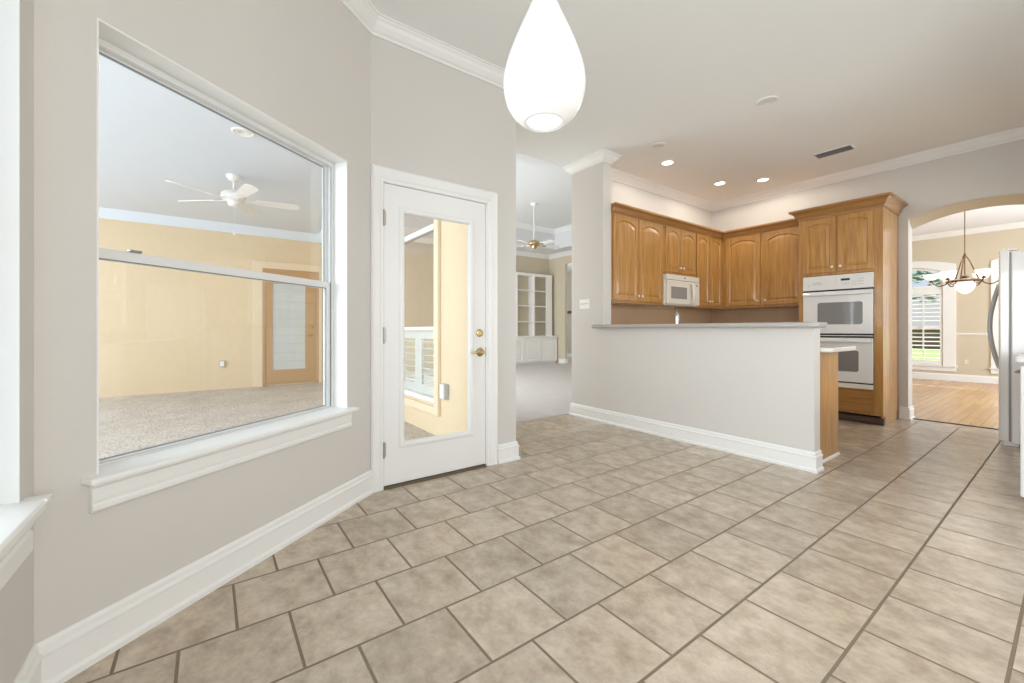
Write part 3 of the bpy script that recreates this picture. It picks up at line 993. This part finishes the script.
def upper_unit(origin, rz, width, depth, zb, zt, doors, label, name='wall_cabinet', ends=(False, False), group=None, rise=0.05):
    """local x along the front, local y into the wall; doors: (x0, x1, knob side)."""
    u = empty(name, origin, rz)
    tag(u, label, 'cabinet', group)
    g = MB()
    g.box(0, width, 0.0, depth, zb, zt - 0.02)
    g.build('carcass', WOOD, u, bevel=0.002)
    for x0, x1, kx in doors:
        cab_door(x0, x1, zb + 0.035, zt - 0.115, u, knob=(x1 - 0.03 if kx > 0 else x0 + 0.03, zb + 0.095), rise=rise * min(1, (x1 - x0) / 0.36) + 0.006,
                 fr=0.058 if x1 - x0 > 0.36 else 0.048)
    cab_crown([(width, 0), (0, 0)], zt, u)
    MB().prism([(0.0, zb), (-0.018, zb + 0.002), (-0.018, zb + 0.022), (0.0, zb + 0.026)], 0.0, width, 'YZ').build('light_rail', WOOD_H, u)
    return u


UZ0, UZ1 = 1.372, 2.525
XF = -3.23
# microwave wall: local x -> +Y, local y -> -X
upper_unit((XF, 3.782, 0), PI / 2, 1.018, 0.328, UZ0, UZ1, [(0.02, 0.483, 1), (0.498, 0.985, -1)],
           'honey maple double wall cabinet between the wall stub and the microwave')
upper_unit((XF, 4.80, 0), PI / 2, 0.765, 0.328, 1.79, UZ1, [(0.04, 0.373, 1), (0.387, 0.745, -1)],
           'short honey maple double cabinet above the white microwave')
upper_unit((XF, 5.565, 0), PI / 2, 0.735, 0.328, UZ0, UZ1, [(0.018, 0.348, 1), (0.362, 0.69, -1)],
           'narrow honey maple double wall cabinet right of the microwave in the corner')
upper_unit((XM + 0.004, 6.30, 0), 0, 1.452, 0.328, UZ0, UZ1, [(0.40, 0.878, 1), (0.92, 1.41, -1)],
           'wide honey maple double wall cabinet left of the tall oven cabinet')
# backsplash
o = MB().box(XM, XM + 0.008, 3.79, YW, 0.9, UZ0).box(XM, -2.1, YW - 0.008, YW, 0.9, UZ0).build('trim_9', TAN)
tag(o, 'tan backsplash below the wall cabinets', 'backsplash', kind='structure')

# ------------------------------------------------------------------ tall oven cabinet
OX, OW, OY, OD = -2.098, 0.808, 6.0, 0.626
oc = empty('oven_cabinet', (OX, OY, 0))
tag(oc, 'tall honey maple cabinet housing the white double oven', 'cabinet')
g = MB()
g.box(0, 0.02, 0, OD, 0.1, 2.50); g.box(OW - 0.02, OW, 0, OD, 0.0, 2.50)
g.box(0.02, OW - 0.02, OD - 0.015, OD, 0.1, 2.5); g.box(0.02, OW - 0.02, 0, OD - 0.015, 2.46, 2.5)
g.box(0.02, OW - 0.02, 0.0, OD - 0.015, 1.715, 1.735); g.box(0.02, OW - 0.02, 0.0, OD - 0.015, 0.355, 0.375)
g.box(0.0, 0.048, -0.018, 0.0, 0.1, 2.46); g.box(OW - 0.076, OW, -0.018, 0.0, 0.1, 2.46)
g.box(0.375, 0.413, -0.018, 0, 1.745, 2.39); g.box(0.048, OW - 0.076, -0.018, 0, 1.71, 1.745); g.box(0.048, OW - 0.076, -0.018, 0, 2.39, 2.46); g.box(0.048, OW - 0.076, -0.018, 0, 0.365, 0.384)
g.box(0.048, OW - 0.076, -0.018, 0, 0.1, 0.12)
g.build('carcass', WOOD, oc, bevel=0.002)
cab_door(0.05, 0.383, 1.742, 2.392, oc, knob=(0.355, 1.80), rise=0.028, yb=-0.018)
cab_door(0.405, 0.733, 1.742, 2.392, oc, knob=(0.433, 1.80), rise=0.028, yb=-0.018)
g = MB()
g.box(0.05, 0.733, -0.038, -0.018, 0.122, 0.364)
g.build('drawer_front', WOOD_H, oc, bevel=0.005)
B(0.004, OW - 0.003, 0.05, 0.10, 0.0, 0.1).build('toe_kick', KICK, oc)
MB().prism([(0.052, 0), (-0.020, 0), (-0.020, 0.03), (0.0, 0.075), (0.052, 0.095)], 0.004, OW + 0.004, 'YZ').build('base_moulding', KICK, oc)
cab_crown([(OW, OD), (OW, -0.018), (0, -0.018), (0, 0.22)], 2.535, oc, h=0.125, pr=0.085)

# ------------------------------------------------------------------ double oven
ov = empty('double_oven', (OX + 0.049, OY - 0.02, 0))
tag(ov, 'white built in double wall oven with two grey windows', 'oven')
wv = 0.682
B(0.004, wv - 0.004, 0.026, 0.58, 0.386, 1.70).build('oven_body', APPL, ov)
g = MB()
g.prism([(0.02, 1.532), (-0.014, 1.532), (-0.008, 1.704), (0.02, 1.704)], 0, wv, 'YZ')
cp = g.build('control_panel', APPL, ov, bevel=0.004)
mxp = Matrix.Translation((0, -0.0145, 1.532)) @ Matrix.Rotation(math.atan2(0.006, 0.172), 4, 'X').inverted()
g = MB()
g.box(0.385, 0.468, -0.002, 0.002, 0.098, 0.122, mxp)
g.build('display', BLACK, cp)
def button(x0, x1, z0_, z1_):
    MB().box(x0, x1, -0.002, 0.001, z0_, z1_, mxp).build('button', GREYP, cp)
for i in range(4):
    button(0.33, 0.345, 0.05 + 0.022 * i, 0.054 + 0.022 * i)
    button(0.395 + i * 0.02, 0.407 + i * 0.02, 0.06, 0.067)
for i in range(5):
    for j in range(3):
        if j == 2 and i < 2: continue
        button(0.492 + i * 0.022, 0.504 + i * 0.022, 0.045 + j * 0.03, 0.053 + j * 0.03)
for i in range(3):
    MB().lathe([(0.012, -0.001), (0.015, -0.001), (0.015, 0.002), (0.012, 0.002), (0.012, -0.001)], (0.12 + i * 0.032, -0.012, 1.61 + 0.006 * (i % 2)), 16, axis='Y').build(
        'button', GREYP, cp)
g = MB()
g.prism([(0.055, 1.585), (0.067, 1.585), (0.061, 1.60)], -0.0145, -0.010, 'XZ')
g.build('emblem', GREYP, cp)
def oven_door(za, zb_, wz0, wz1, wx0, wx1, dark=True):
    g = MB()
    g.box(0.004, wv - 0.004, -0.022, 0.02, za, zb_)
    d = g.build('oven_door', APPL, ov, bevel=0.006)
    r = 0.025
    poly = []
    for cx_, cz_, a0_ in ((wx1 - r, wz1 - r, 0), (wx0 + r, wz1 - r, 90), (wx0 + r, wz0 + r, 180), (wx1 - r, wz0 + r, 270)):
        for q in range(5):
            a_ = math.radians(a0_ + q * 22.5)
            poly.append((cx_ + r * math.cos(a_), cz_ + r * math.sin(a_)))
    MB().prism(poly, -0.0245, -0.02, 'XZ').build('oven_window', OVEN_GLASS, d)
    g = MB()
    g.prism([(-0.020, zb_ - 0.012), (-0.050, zb_ - 0.016), (-0.058, zb_ - 0.024), (-0.058, zb_ - 0.046), (-0.050, zb_ - 0.052), (-0.040, zb_ - 0.046),
             (-0.040, zb_ - 0.028), (-0.020, zb_ - 0.028)], 0.012, wv - 0.012, 'YZ')
    g.build('handle', APPL, d, bevel=0.003)
    return d
oven_door(1.012, 1.512, 1.12, 1.38, 0.158, 0.588)
oven_door(0.455, 0.962, 0.575, 0.82, 0.158, 0.552)
for za_, zb_ in ((1.515, 1.53), (0.965, 1.01), (0.442, 0.456)):
    B(0.006, wv - 0.006, -0.004, 0.02, za_, zb_).build('vent_gap', BLACK, ov)
g = MB()
g.box(0.006, wv - 0.006, -0.018, 0.0, 0.984, 0.992)
g.build('vent_slat', APPL, ov)
B(0.002, wv - 0.002, -0.022, 0.02, 0.386, 0.44).build('bottom_trim', APPL_OFF, ov, bevel=0.003)

# ------------------------------------------------------------------ microwave (under the short cabinet)
mwv = empty('microwave', (-3.175, 4.79, 0), PI / 2)
tag(mwv, 'white over the range microwave below the short cabinet', 'microwave')
mw_w = 0.775
B(0, mw_w, 0.03, 0.375, 1.382, 1.784).build('body', APPL_OFF, mwv, bevel=0.004)
g = MB()
g.box(0.0, mw_w, -0.004, 0.03, 1.715, 1.784)
g.build('top_grille', APPL_OFF, mwv, bevel=0.004)
g = MB()
g.box(0.012, 0.585, -0.012, 0.03, 1.395, 1.708)
md = g.build('door', APPL_OFF, mwv, bevel=0.006)
MB().box(0.085, 0.45, -0.0145, -0.010, 1.468, 1.625).build('window', mat('microwave_window', (0.30, 0.285, 0.27), 0.25), md)
g = MB()
g.tube([(0.545, -0.012, 1.69), (0.545, -0.05, 1.67), (0.548, -0.058, 1.55), (0.545, -0.05, 1.43), (0.545, -0.012, 1.41)], 0.017, 10)
g.build('handle', APPL_OFF, md, smooth=True)
g = MB()
g.box(0.595, mw_w - 0.004, -0.010, 0.03, 1.392, 1.708)
mc = g.build('control_panel', APPL_OFF, mwv, bevel=0.004)
MB().lathe([(0, 0), (0.012, 0), (0.012, 0.003), (0, 0.003)], (0.70, -0.010, 1.665), 14, axis='Y').build('display', BLACK, mc)
MB().lathe([(0, 0), (0.013, 0), (0.013, 0.002), (0, 0.002)], (0.42, -0.004, 1.752), 14, axis='Y').build('emblem', BLACK, mwv)

# ------------------------------------------------------------------ peninsula: bar top, lower cabinet and worktop, faucet
g = MB()
rc = 0.05
def rounded(x0, x1, y0, y1, r, corners):
    pts = []
    for k, (cx_, cy_, a0_) in enumerate(((x1, y1, 0), (x0, y1, 90), (x0, y0, 180), (x1, y0, 270))):
        if k in corners:
            sx = -1 if cx_ == x1 else 1; sy = -1 if cy_ == y1 else 1
            for q in range(7):
                a_ = math.radians(a0_ + q * 15)
                pts.append((cx_ + sx * r + r * math.cos(a_), cy_ + sy * r + r * math.sin(a_)))
        else:
            pts.append((cx_, cy_))
    return pts
g.prism(rounded(-3.34, -1.135, 3.565, 3.82, rc, (0, 3)), 1.076, 1.115, 'XY')
bt = g.build('bar_top', LAMINATE, bevel=0.012, seg=3)
tag(bt, 'long grey bar top capping the low half wall', 'countertop')
pc = empty('base_cabinet', (-1.225, 3.765, 0))
tag(pc, 'honey maple base cabinet behind the right end of the half wall', 'cabinet')
B(-2.0, -0.02, 0.0, 0.56, 0.1, 0.885).build('carcass', WOOD, pc)
B(-0.02, 0.0, 0.0, 0.565, 0.0, 0.885).build('end_panel', WOOD, pc, bevel=0.002)
B(-2.0, -0.02, 0.0, 0.50, 0.0, 0.1).build('toe_kick', KICK, pc)
MB().prism([(0, 0), (0.014, 0), (0.012, 0.012), (0, 0.018)], 0.0, 0.565, 'XZ').build('shoe_moulding', TRIM, pc)
g = MB()
g.prism(rounded(-3.225, -1.105, 3.754, 4.375, 0.05, (0, 3)), 0.886, 0.922, 'XY')
lt = g.build('worktop', LAMINATE_W, bevel=0.010, seg=3)
tag(lt, 'pale lower worktop behind the bar top', 'countertop')
fa = empty('faucet', (-2.53, 4.0, 0.922), math.radians(28))
tag(fa, 'chrome kitchen faucet rising behind the bar top', 'faucet')
g = MB()
g.lathe([(0, 0), (0.032, 0), (0.032, 0.008), (0.024, 0.02), (0.021, 0.06), (0.023, 0.16), (0.020, 0.20), (0, 0.20)], (0, 0, 0), 20)
g.build('body', CHROME, fa, smooth=True)
pts = [(0, 0, 0.19)]
for k in range(9):
    a = math.radians(180 - k * 20)
    pts.append((0.0, 0.05 + 0.05 * math.cos(a), 0.27 + 0.075 * math.sin(a)))
pts.append((0, 0.102, 0.23))
MB().tube(pts, [0.018] + [0.015] * 7 + [0.016, 0.018, 0.018], 12).build('spout', CHROME, fa, smooth=True)
MB().tube([(0.02, 0, 0.13), (0.05, 0, 0.14), (0.085, 0, 0.175)], [0.012, 0.01, 0.007], 8).build('handle', CHROME, fa, smooth=True)

# ------------------------------------------------------------------ refrigerator and right hand base cabinet
fr = empty('refrigerator', (-0.455, 5.85, 0))
tag(fr, 'tall white refrigerator with bowed handle at the right edge', 'refrigerator')
B(0.075, 0.80, 0.0, 0.77, 0.03, 1.765).build('body', APPL, fr, bevel=0.008)
g = MB()
g.prism(rounded(0.0, 0.062, 0.0, 0.385, 0.016, (2,)), 0.045, 1.775, 'XY')
fd = g.build('door', APPL, fr, bevel=0.004)
g = MB()
g.prism(rounded(0.0, 0.062, 0.39, 0.77, 0.016, (1,)), 0.045, 1.775, 'XY')
fd2 = g.build('door', APPL, fr, bevel=0.004)
HANDLE = mat('grey_handle', (0.50, 0.54, 0.58), 0.3)
for par, yy in ((fd, 0.345), (fd2, 0.43)):
    g = MB()
    ps = [(0.0, yy, 1.50)]
    for k in range(13):
        q = k / 12
        ps.append((-0.025 - 0.06 * math.sin(PI * q), yy, 1.49 - 0.80 * q))
    ps.append((0.0, yy, 0.68))
    g.tube(ps, 0.014, 10)
    g.build('handle', HANDLE, par, smooth=True)
g = MB()
g.box(0.01, 0.11, 0.02, 0.07, 1.776, 1.792)
g.lathe([(0, 0), (0.012, 0), (0.012, 0.022), (0, 0.022)], (0.03, 0.03, 1.776), 12)
g.lathe([(0, 0), (0.009, 0), (0.009, 0.024), (0, 0.024)], (0.06, 0.03, 1.776), 12)
g.build('hinge_cover', APPL, fr, bevel=0.002)
B(0.062, 0.075, 0.01, 0.76, 0.05, 1.76).build('door_gasket', mat('gasket_grey', (0.35, 0.35, 0.36), 0.6), fr)
B(0.03, 0.12, 0.03, 0.74, 0.0, 0.044).build('toe_grille', APPL, fr, bevel=0.004)
rb = empty('base_cabinet', (-0.185, 3.90, 0))
tag(rb, 'white base unit with pale worktop in front of the refrigerator', 'cabinet')
B(0.0, 0.60, 0.0, 1.9, 0.005, 0.86).build('carcass', APPL, rb, bevel=0.004)
for k in range(3):
    y0 = 0.005 + k * 0.63
    d = B(-0.035, -0.002, y0, y0 + 0.62, 0.062, 0.845).build('door', APPL, rb, bevel=0.010, seg=3)
    g = MB()
    g.tube([(-0.035, y0 + 0.06, 0.80), (-0.055, y0 + 0.07, 0.80), (-0.055, y0 + 0.20, 0.80), (-0.035, y0 + 0.21, 0.80)], 0.006, 8)
    g.build('handle', NICKEL, d)
g = MB()
g.prism(rounded(-0.055, 0.60, -0.03, 1.9, 0.02, (2,)), 0.862, 0.902, 'XY')
g.build('worktop', LAMINATE_W, rb, bevel=0.010, seg=3)
g = ring(MB(), 0.05, 0.55, -0.008, 0.0, 0.12, 0.765, 0.015, 0.015, 0.015, 0.015)
g.build('panel_moulding', APPL, rb, bevel=0.002)

# unseen window added over the right hand worktop to brighten the kitchen, local x along -Y
w6 = empty('window_added', (0.42, 5.6, 0), -PI / 2)
tag(w6, 'added unseen window letting light into the kitchen above the white base unit', 'window', kind='structure')
g = ring(MB(), 0.0, 1.7, 0.03, 0.09, 1.05, 2.1, 0.05, 0.05, 0.05, 0.05)
g.box(0.05, 1.65, 0.035, 0.085, 1.56, 1.60)
g.build('window_frame', VINYL, w6)
B(0.05, 1.65, 0.058, 0.062, 1.10, 1.56).build('pane', GLASS, w6)
B(0.05, 1.65, 0.058, 0.062, 1.60, 2.05).build('pane', GLASS, w6)

# ------------------------------------------------------------------ pendant lamp
PZ = 1.748
pl = empty('pendant_lamp', (-1.066, 0.911, PZ))
pl.scale = (1.05, 1.05, 1.05)
tag(pl, 'glowing white teardrop glass pendant lamp hanging from the ceiling', 'pendant lamp')
prof = [(0.064, 0.006), (0.082, 0.017), (0.103, 0.037), (0.119, 0.066), (0.1285, 0.10), (0.131, 0.132), (0.127, 0.165), (0.118, 0.20), (0.104, 0.24),
        (0.088, 0.28), (0.071, 0.32), (0.055, 0.355), (0.041, 0.39), (0.032, 0.42), (0.0265, 0.45), (0.023, 0.49), (0.021, 0.53), (0.019, 0.55)]
inner = [(r - 0.004, z) for r, z in reversed(prof)]
MB().lathe(prof + inner + [prof[0]], n=48).build('glass_shade', PENDANT, pl, smooth=True).data
pl.children[0].modifiers.clear()
MB().lathe([(0, 0.004), (0.030, 0.005), (0.054, 0.008), (0.059, 0.014), (0.054, 0.024), (0, 0.030)], n=32).build('bulb_cover', PENDANT_IN, pl, smooth=True)
MB().lathe([(0, 0.545), (0.021, 0.545), (0.021, 0.60), (0.012, 0.615), (0, 0.615)], n=24).build('cap', NICKEL, pl, smooth=True)
MB().tube([(0, 0, 0.61), (0, 0, (CZ - PZ) / 1.05 - 0.02)], 0.004, 8).build('cord', PLATE, pl)
MB().lathe([(0, 0), (0.06, 0), (0.06, -0.012), (0.02, -0.03), (0, -0.03)], (0, 0, (CZ - PZ) / 1.05), 24).build('canopy', NICKEL, pl, smooth=True)

# ------------------------------------------------------------------ recessed ceiling lights
def can(x, y, z, lit, label, group=None, watts=14, r=0.085):
    c = empty('recessed_light', (x, y, z))
    tag(c, label, 'ceiling light', group)
    MB().lathe([(r * 0.74, 0), (r, 0), (r, -0.004), (r * 0.93, -0.009), (r * 0.80, -0.009), (r * 0.74, -0.004), (r * 0.74, 0)], n=28).build(
        'trim_ring', TRIM, c, smooth=True)
    if lit:
        MB().lathe([(0, -0.003), (r * 0.75, -0.003), (r * 0.75, -0.0005), (0, -0.0005)], n=28).build('lens', CANLENS, c)
        lamp('recessed_lamp', (x, y, z - 0.03), watts, spot=math.radians(179), radius=0.06)
    else:
        MB().lathe([(0, -0.0025), (r * 0.3, -0.0025), (r * 0.36, -0.007), (r * 0.5, -0.008), (r * 0.75, -0.002), (r * 0.75, -0.0005), (0, -0.0005)], n=28).build('baffle', CANOFF, c, smooth=True)
    return c
can(-2.96, 4.486, CZ, True, 'lit recessed ceiling light nearest the wall stub')
can(-2.95, 5.70, CZ, True, 'lit recessed ceiling light nearest the kitchen corner, middle of the three')
can(-2.54, 6.04, CZ, True, 'lit recessed ceiling light in front of the wide cabinet, right of the three')
can(-1.65, 4.00, CZ, False, 'large unlit recessed ceiling light nearest the viewer', r=0.095)
can(-2.75, 3.99, CZ, False, 'small unlit recessed ceiling light beside the wall stub crown')
can(-4.86, 0.27, 3.0, False, 'unlit recessed light in the patio ceiling', r=0.10)

# ceiling vent
vt = empty('ceiling_vent', (-1.665, 5.735, CZ))
tag(vt, 'white framed rectangular air vent in the kitchen ceiling', 'vent')
g = MB()
L_, W_ = 0.175, 0.088
for a_ in (-1, 1):
    g.box(-L_, L_, a_ * W_ - 0.010, a_ * W_ + 0.010, -0.008, 0); g.box(a_ * L_ - 0.010, a_ * L_ + 0.010, -W_, W_, -0.008, 0)
g.build('frame', TRIM, vt)
B(-L_, L_, -W_, W_, -0.002, 0).build('backing', mat('vent_dark', (0.26, 0.26, 0.26), 0.8), vt)
g = MB()
for k in range(9):
    mxr = Matrix.Translation((0, -W_ + 0.016 + k * 0.018, -0.006)) @ Matrix.Rotation(math.radians(35), 4, 'X')
    g.box(-L_ + 0.01, L_ - 0.01, -0.007, 0.007, -0.0007, 0.0007, mxr)
g.build('louvers', GREYP, vt)

# ------------------------------------------------------------------ switch plate, outlets
sw = empty('switch_plate', (-3.51, YP, 1.364))
tag(sw, 'white triple light switch plate on the wall stub', 'switch plate')
B(-0.083, 0.083, -0.006, 0, -0.058, 0.058).build('plate', PLATE, sw, bevel=0.003)
for k in (-1, 0, 1):
    B(k * 0.046 - 0.005, k * 0.046 + 0.005, -0.016, -0.005, -0.006, 0.014).build('toggle', PLATE, sw, bevel=0.002)
pb_ = empty('outlet_box', (-9.3, 0.192, 0.43), PI / 2)
tag(pb_, 'grey weatherproof outlet on the far stucco wall', 'outlet')
B(-0.04, 0.04, -0.045, 0, -0.06, 0.06).build('box', GREYP, pb_, bevel=0.005)
B(-0.03, 0.03, -0.052, -0.044, -0.045, 0.045).build('cover', PLATE, pb_, bevel=0.004)
pb2 = empty('outlet_box', (-3.70, 1.90, 0.45))
tag(pb2, 'white weatherproof outlet right of the shuttered patio window', 'outlet')
B(-0.05, 0.05, -0.05, 0, -0.075, 0.075).build('box', GREYP, pb2, bevel=0.006)
B(-0.042, 0.042, -0.062, -0.049, -0.068, 0.068).build('cover', PLATE, pb2, bevel=0.006)
po = empty('wall_outlet', (-1.39, DWY, 0.40))
tag(po, 'beige outlet plate on the dining room wall below the chair rail', 'outlet')
B(-0.04, 0.04, -0.006, 0, -0.06, 0.06).build('plate', mat('almond_plate', (0.66, 0.58, 0.45), 0.5), po, bevel=0.002)
B(-0.017, 0.017, -0.009, -0.005, 0.008, 0.036).build('socket', PLATE, po)
B(-0.017, 0.017, -0.009, -0.005, -0.036, -0.008).build('socket', PLATE, po)

# ------------------------------------------------------------------ chandelier
CHZ = 1.61
ch = empty('chandelier', (-1.08, 9.5, CHZ))
ch.scale = (0.8, 0.8, 0.84)
tag(ch, 'bronze chandelier with frosted dish shades hanging in the dining room', 'chandelier')
MB().tube([(0, 0, 0.75), (0, 0, (CZ - CHZ) / 0.84 - 0.02)], 0.007, 8).build('chain', BRONZE, ch)
MB().lathe([(0, 0), (0.07, 0), (0.06, -0.02), (0.015, -0.04), (0, -0.04)], (0, 0, (CZ - CHZ) / 0.84), 24).build('canopy', BRONZE, ch, smooth=True)
g = MB()
g.lathe([(0, 0.66), (0.02, 0.66), (0.035, 0.69), (0.02, 0.72), (0.012, 0.76), (0, 0.76)], n=16)
for k in range(3):
    a = math.radians(20 + 120 * k)
    g.tube([(0.02 * math.cos(a), 0.02 * math.sin(a), 0.70), (0.07 * math.cos(a), 0.07 * math.sin(a), 0.60), (0.20 * math.cos(a), 0.20 * math.sin(a), 0.24)], 0.011, 8)
g.tube([(0, 0, 0.68), (0, 0, 0.32)], 0.010, 8)
g.lathe([(0, 0.28), (0.05, 0.30), (0.06, 0.33), (0.02, 0.36), (0, 0.36)], n=16)
g.lathe([(0.0, 0.225), (0.20, 0.225), (0.235, 0.235), (0.245, 0.25), (0.21, 0.265), (0.10, 0.29), (0, 0.29)], n=32)
g.build('frame', BRONZE, ch, smooth=True)
MB().lathe([(0, 0.0), (0.025, 0.004), (0.07, 0.03), (0.11, 0.075), (0.138, 0.135), (0.15, 0.20), (0.152, 0.225), (0, 0.225)], n=32).build('bowl_shade', DISH, ch, smooth=True)
for k in range(6):
    a = math.radians(8 + 60 * k)
    cs, sn = math.cos(a), math.sin(a)
    g = MB()
    ps = []
    for r, z in ((0.20, 0.25), (0.25, 0.20), (0.31, 0.17), (0.37, 0.175), (0.42, 0.21), (0.455, 0.255)):
        ps.append((r * cs, r * sn, z))
    g.tube(ps, 0.010, 8)
    g.lathe([(0, 0.245), (0.03, 0.245), (0.035, 0.26), (0.018, 0.275), (0.02, 0.29), (0, 0.29)], (0.46 * cs, 0.46 * sn, 0), 14)
    arm = g.build('arm', BRONZE, ch, smooth=True)
    MB().lathe([(0, 0.285), (0.03, 0.285), (0.075, 0.305), (0.105, 0.34), (0.118, 0.375), (0.122, 0.40), (0.112, 0.40), (0.098, 0.345), (0.06, 0.31), (0, 0.30)],
               (0.46 * cs, 0.46 * sn, 0), 24).build('dish_shade', DISH, arm, smooth=True)
lamp('chandelier_lamp', (-1.08, 9.5, 2.15), 14, radius=0.3)


# ------------------------------------------------------------------ ceiling fans
def fan(loc, drop, blade_r, label, spin, motor_mat, blade_mat, kit=True, blades=5):
    f = empty('ceiling_fan', loc)
    tag(f, label, 'ceiling fan')
    MB().lathe([(0, 0), (0.085, 0), (0.082, -0.02), (0.06, -0.055), (0.025, -0.075), (0, -0.075)], n=28).build('canopy', FANW, f, smooth=True)
    MB().tube([(0, 0, -0.07), (0, 0, -drop)], 0.013, 10).build('downrod', FANW, f)
    MB().lathe([(0, 0.02), (0.04, 0.02), (0.10, 0.0), (0.135, -0.03), (0.14, -0.07), (0.12, -0.105), (0.07, -0.125), (0.065, -0.16), (0.05, -0.185), (0, -0.19)],
               (0, 0, -drop), 32).build('motor', motor_mat, f, smooth=True)
    for k in range(blades):
        a = spin + 2 * PI * k / blades
        mx = Matrix.Translation((0, 0, -drop - 0.10)) @ Matrix.Rotation(a, 4, 'Z') @ Matrix.Rotation(math.radians(-13), 4, 'X')
        g = MB()
        n = 8
        pts = [(0.24, -0.055)] + [(blade_r - 0.06, -0.075)] + [(blade_r - 0.06 + 0.06 * math.sin(PI * i / n), -0.075 * math.cos(PI * i / n)) for i in range(1, n)] + [(blade_r - 0.06, 0.075), (0.24, 0.055)]
        g.loops([[mx @ Vector((x, y, -0.004)) for x, y in pts], [mx @ Vector((x, y, 0.004)) for x, y in pts]])
        bl = g.build('blade', blade_mat, f)
        g = MB()
        g.loops([[mx @ Vector((x, y, -0.010)) for x, y in ((0.10, -0.02), (0.19, -0.014), (0.24, -0.045), (0.31, -0.03), (0.31, 0.03), (0.24, 0.045), (0.19, 0.014), (0.10, 0.02))],
                 [mx @ Vector((x, y, -0.004)) for x, y in ((0.10, -0.02), (0.19, -0.014), (0.24, -0.045), (0.31, -0.03), (0.31, 0.03), (0.24, 0.045), (0.19, 0.014), (0.10, 0.02))]])
        g.build('blade_iron', motor_mat, bl)
    if kit:
        g = MB()
        g.tube([(0.03, 0.0, -drop - 0.18), (0.03, 0, -drop - 0.52)], 0.0018, 6)
        g.lathe([(0, -0.03), (0.008, -0.02), (0.008, 0.01), (0, 0.02)], (0.03, 0, -drop - 0.53), 8)
        g.build('pull_chain', FANW, f)
    return f
fan((-6.32, 0.255, 3.0), 0.20, 0.74, 'white five blade fan on the patio ceiling seen through the window', math.radians(84), FANW, FANW)
LRW = mat('pale_fan_blade', (0.78, 0.76, 0.73), 0.4)
fan((-7.6, 6.18, TZ), 0.88, 0.66, 'brass and white ceiling fan on a long rod in the living room', math.radians(75), BRASS, LRW, kit=False)

# ------------------------------------------------------------------ built-in bookcase
bc = empty('bookcase', (-9.75, 8.89, 0), PI / 2)     # local x -> +Y (from -3.3 to 0), local y -> -X
tag(bc, 'tall white built in bookcase with cupboards on the living room wall', 'bookcase')
LB = 3.32
BKW = mat('bookcase_white', (0.86, 0.85, 0.83), 0.45)
g = MB()
g.box(-LB, 0, 0.02, 0.43, 0.07, 0.82)
g.box(-LB, -0.03, 0.06, 0.43, 0.0, 0.07)
g.build('base', BKW, bc)
B(-LB, 0.03, -0.02, 0.43, 0.82, 0.862).build('worktop', BKW, bc, bevel=0.008)
DWI = 0.667
for k in range(5):
    x1 = -0.02 - k * DWI
    x0 = x1 - DWI + 0.012
    g = MB()
    fr_ = 0.06
    out = [(x0, 0.08), (x1, 0.08), (x1, 0.80), (x0, 0.80)]
    def rect(i): return [(x0 + i, 0.08 + i), (x1 - i, 0.08 + i), (x1 - i, 0.80 - i), (x0 + i, 0.80 - i)]
    g.loops([[(x, y, z) for x, z in rect(i)] for i, y in ((0, 0.02), (0, 0.0), (0.07, 0.0), (0.075, 0.008), (0.10, 0.008), (0.12, 0.001))])
    g.build('door', BKW, bc)
XB = [-0.13, -0.833, -1.487, -2.14, -2.80, -LB]
g = MB()
for i, x in enumerate(XB):
    g.box(x - 0.025, x + 0.025, 0.15, 0.43, 0.862, 2.69)
g.box(-LB - 0.025, -0.105, 0.15, 0.43, 2.69, 2.77)
g.box(-0.34, -0.155, 0.15, 0.17, 0.862, 2.69)
g.build('upper_frame', BKW, bc)
B(-LB, -0.12, 0.41, 0.43, 0.862, 2.69).build('back_panel', BEIGE, bc)
g = MB()
for i in range(5):
    for z in (1.294, 1.771, 2.248):
        B(XB[i + 1] + 0.025, XB[i] - 0.025, 0.16, 0.41, z - 0.014, z + 0.014).build('shelf', BKW, bc)
g.bm.free()
# dark rack on the hall wall
lamp('hall_fill', (-10.0, 10.2, 2.9), 10, radius=0.2)  # unseen point light without a fitting, fills the hall
hk = empty('coat_rack', (-11.5, 11.2, 1.72))
tag(hk, 'dark wooden rack on the beige hall wall past the bookcase', 'rack')
B(-0.9, 0.9, -0.03, 0.0, -0.05, 0.05).build('rail', BRONZE, hk, bevel=0.004)
for k in range(5):
    MB().tube([(-0.7 + 0.35 * k, -0.02, -0.02), (-0.7 + 0.35 * k, -0.09, -0.03), (-0.7 + 0.35 * k, -0.10, 0.02)], 0.01, 6).build('hook', BRONZE, hk)
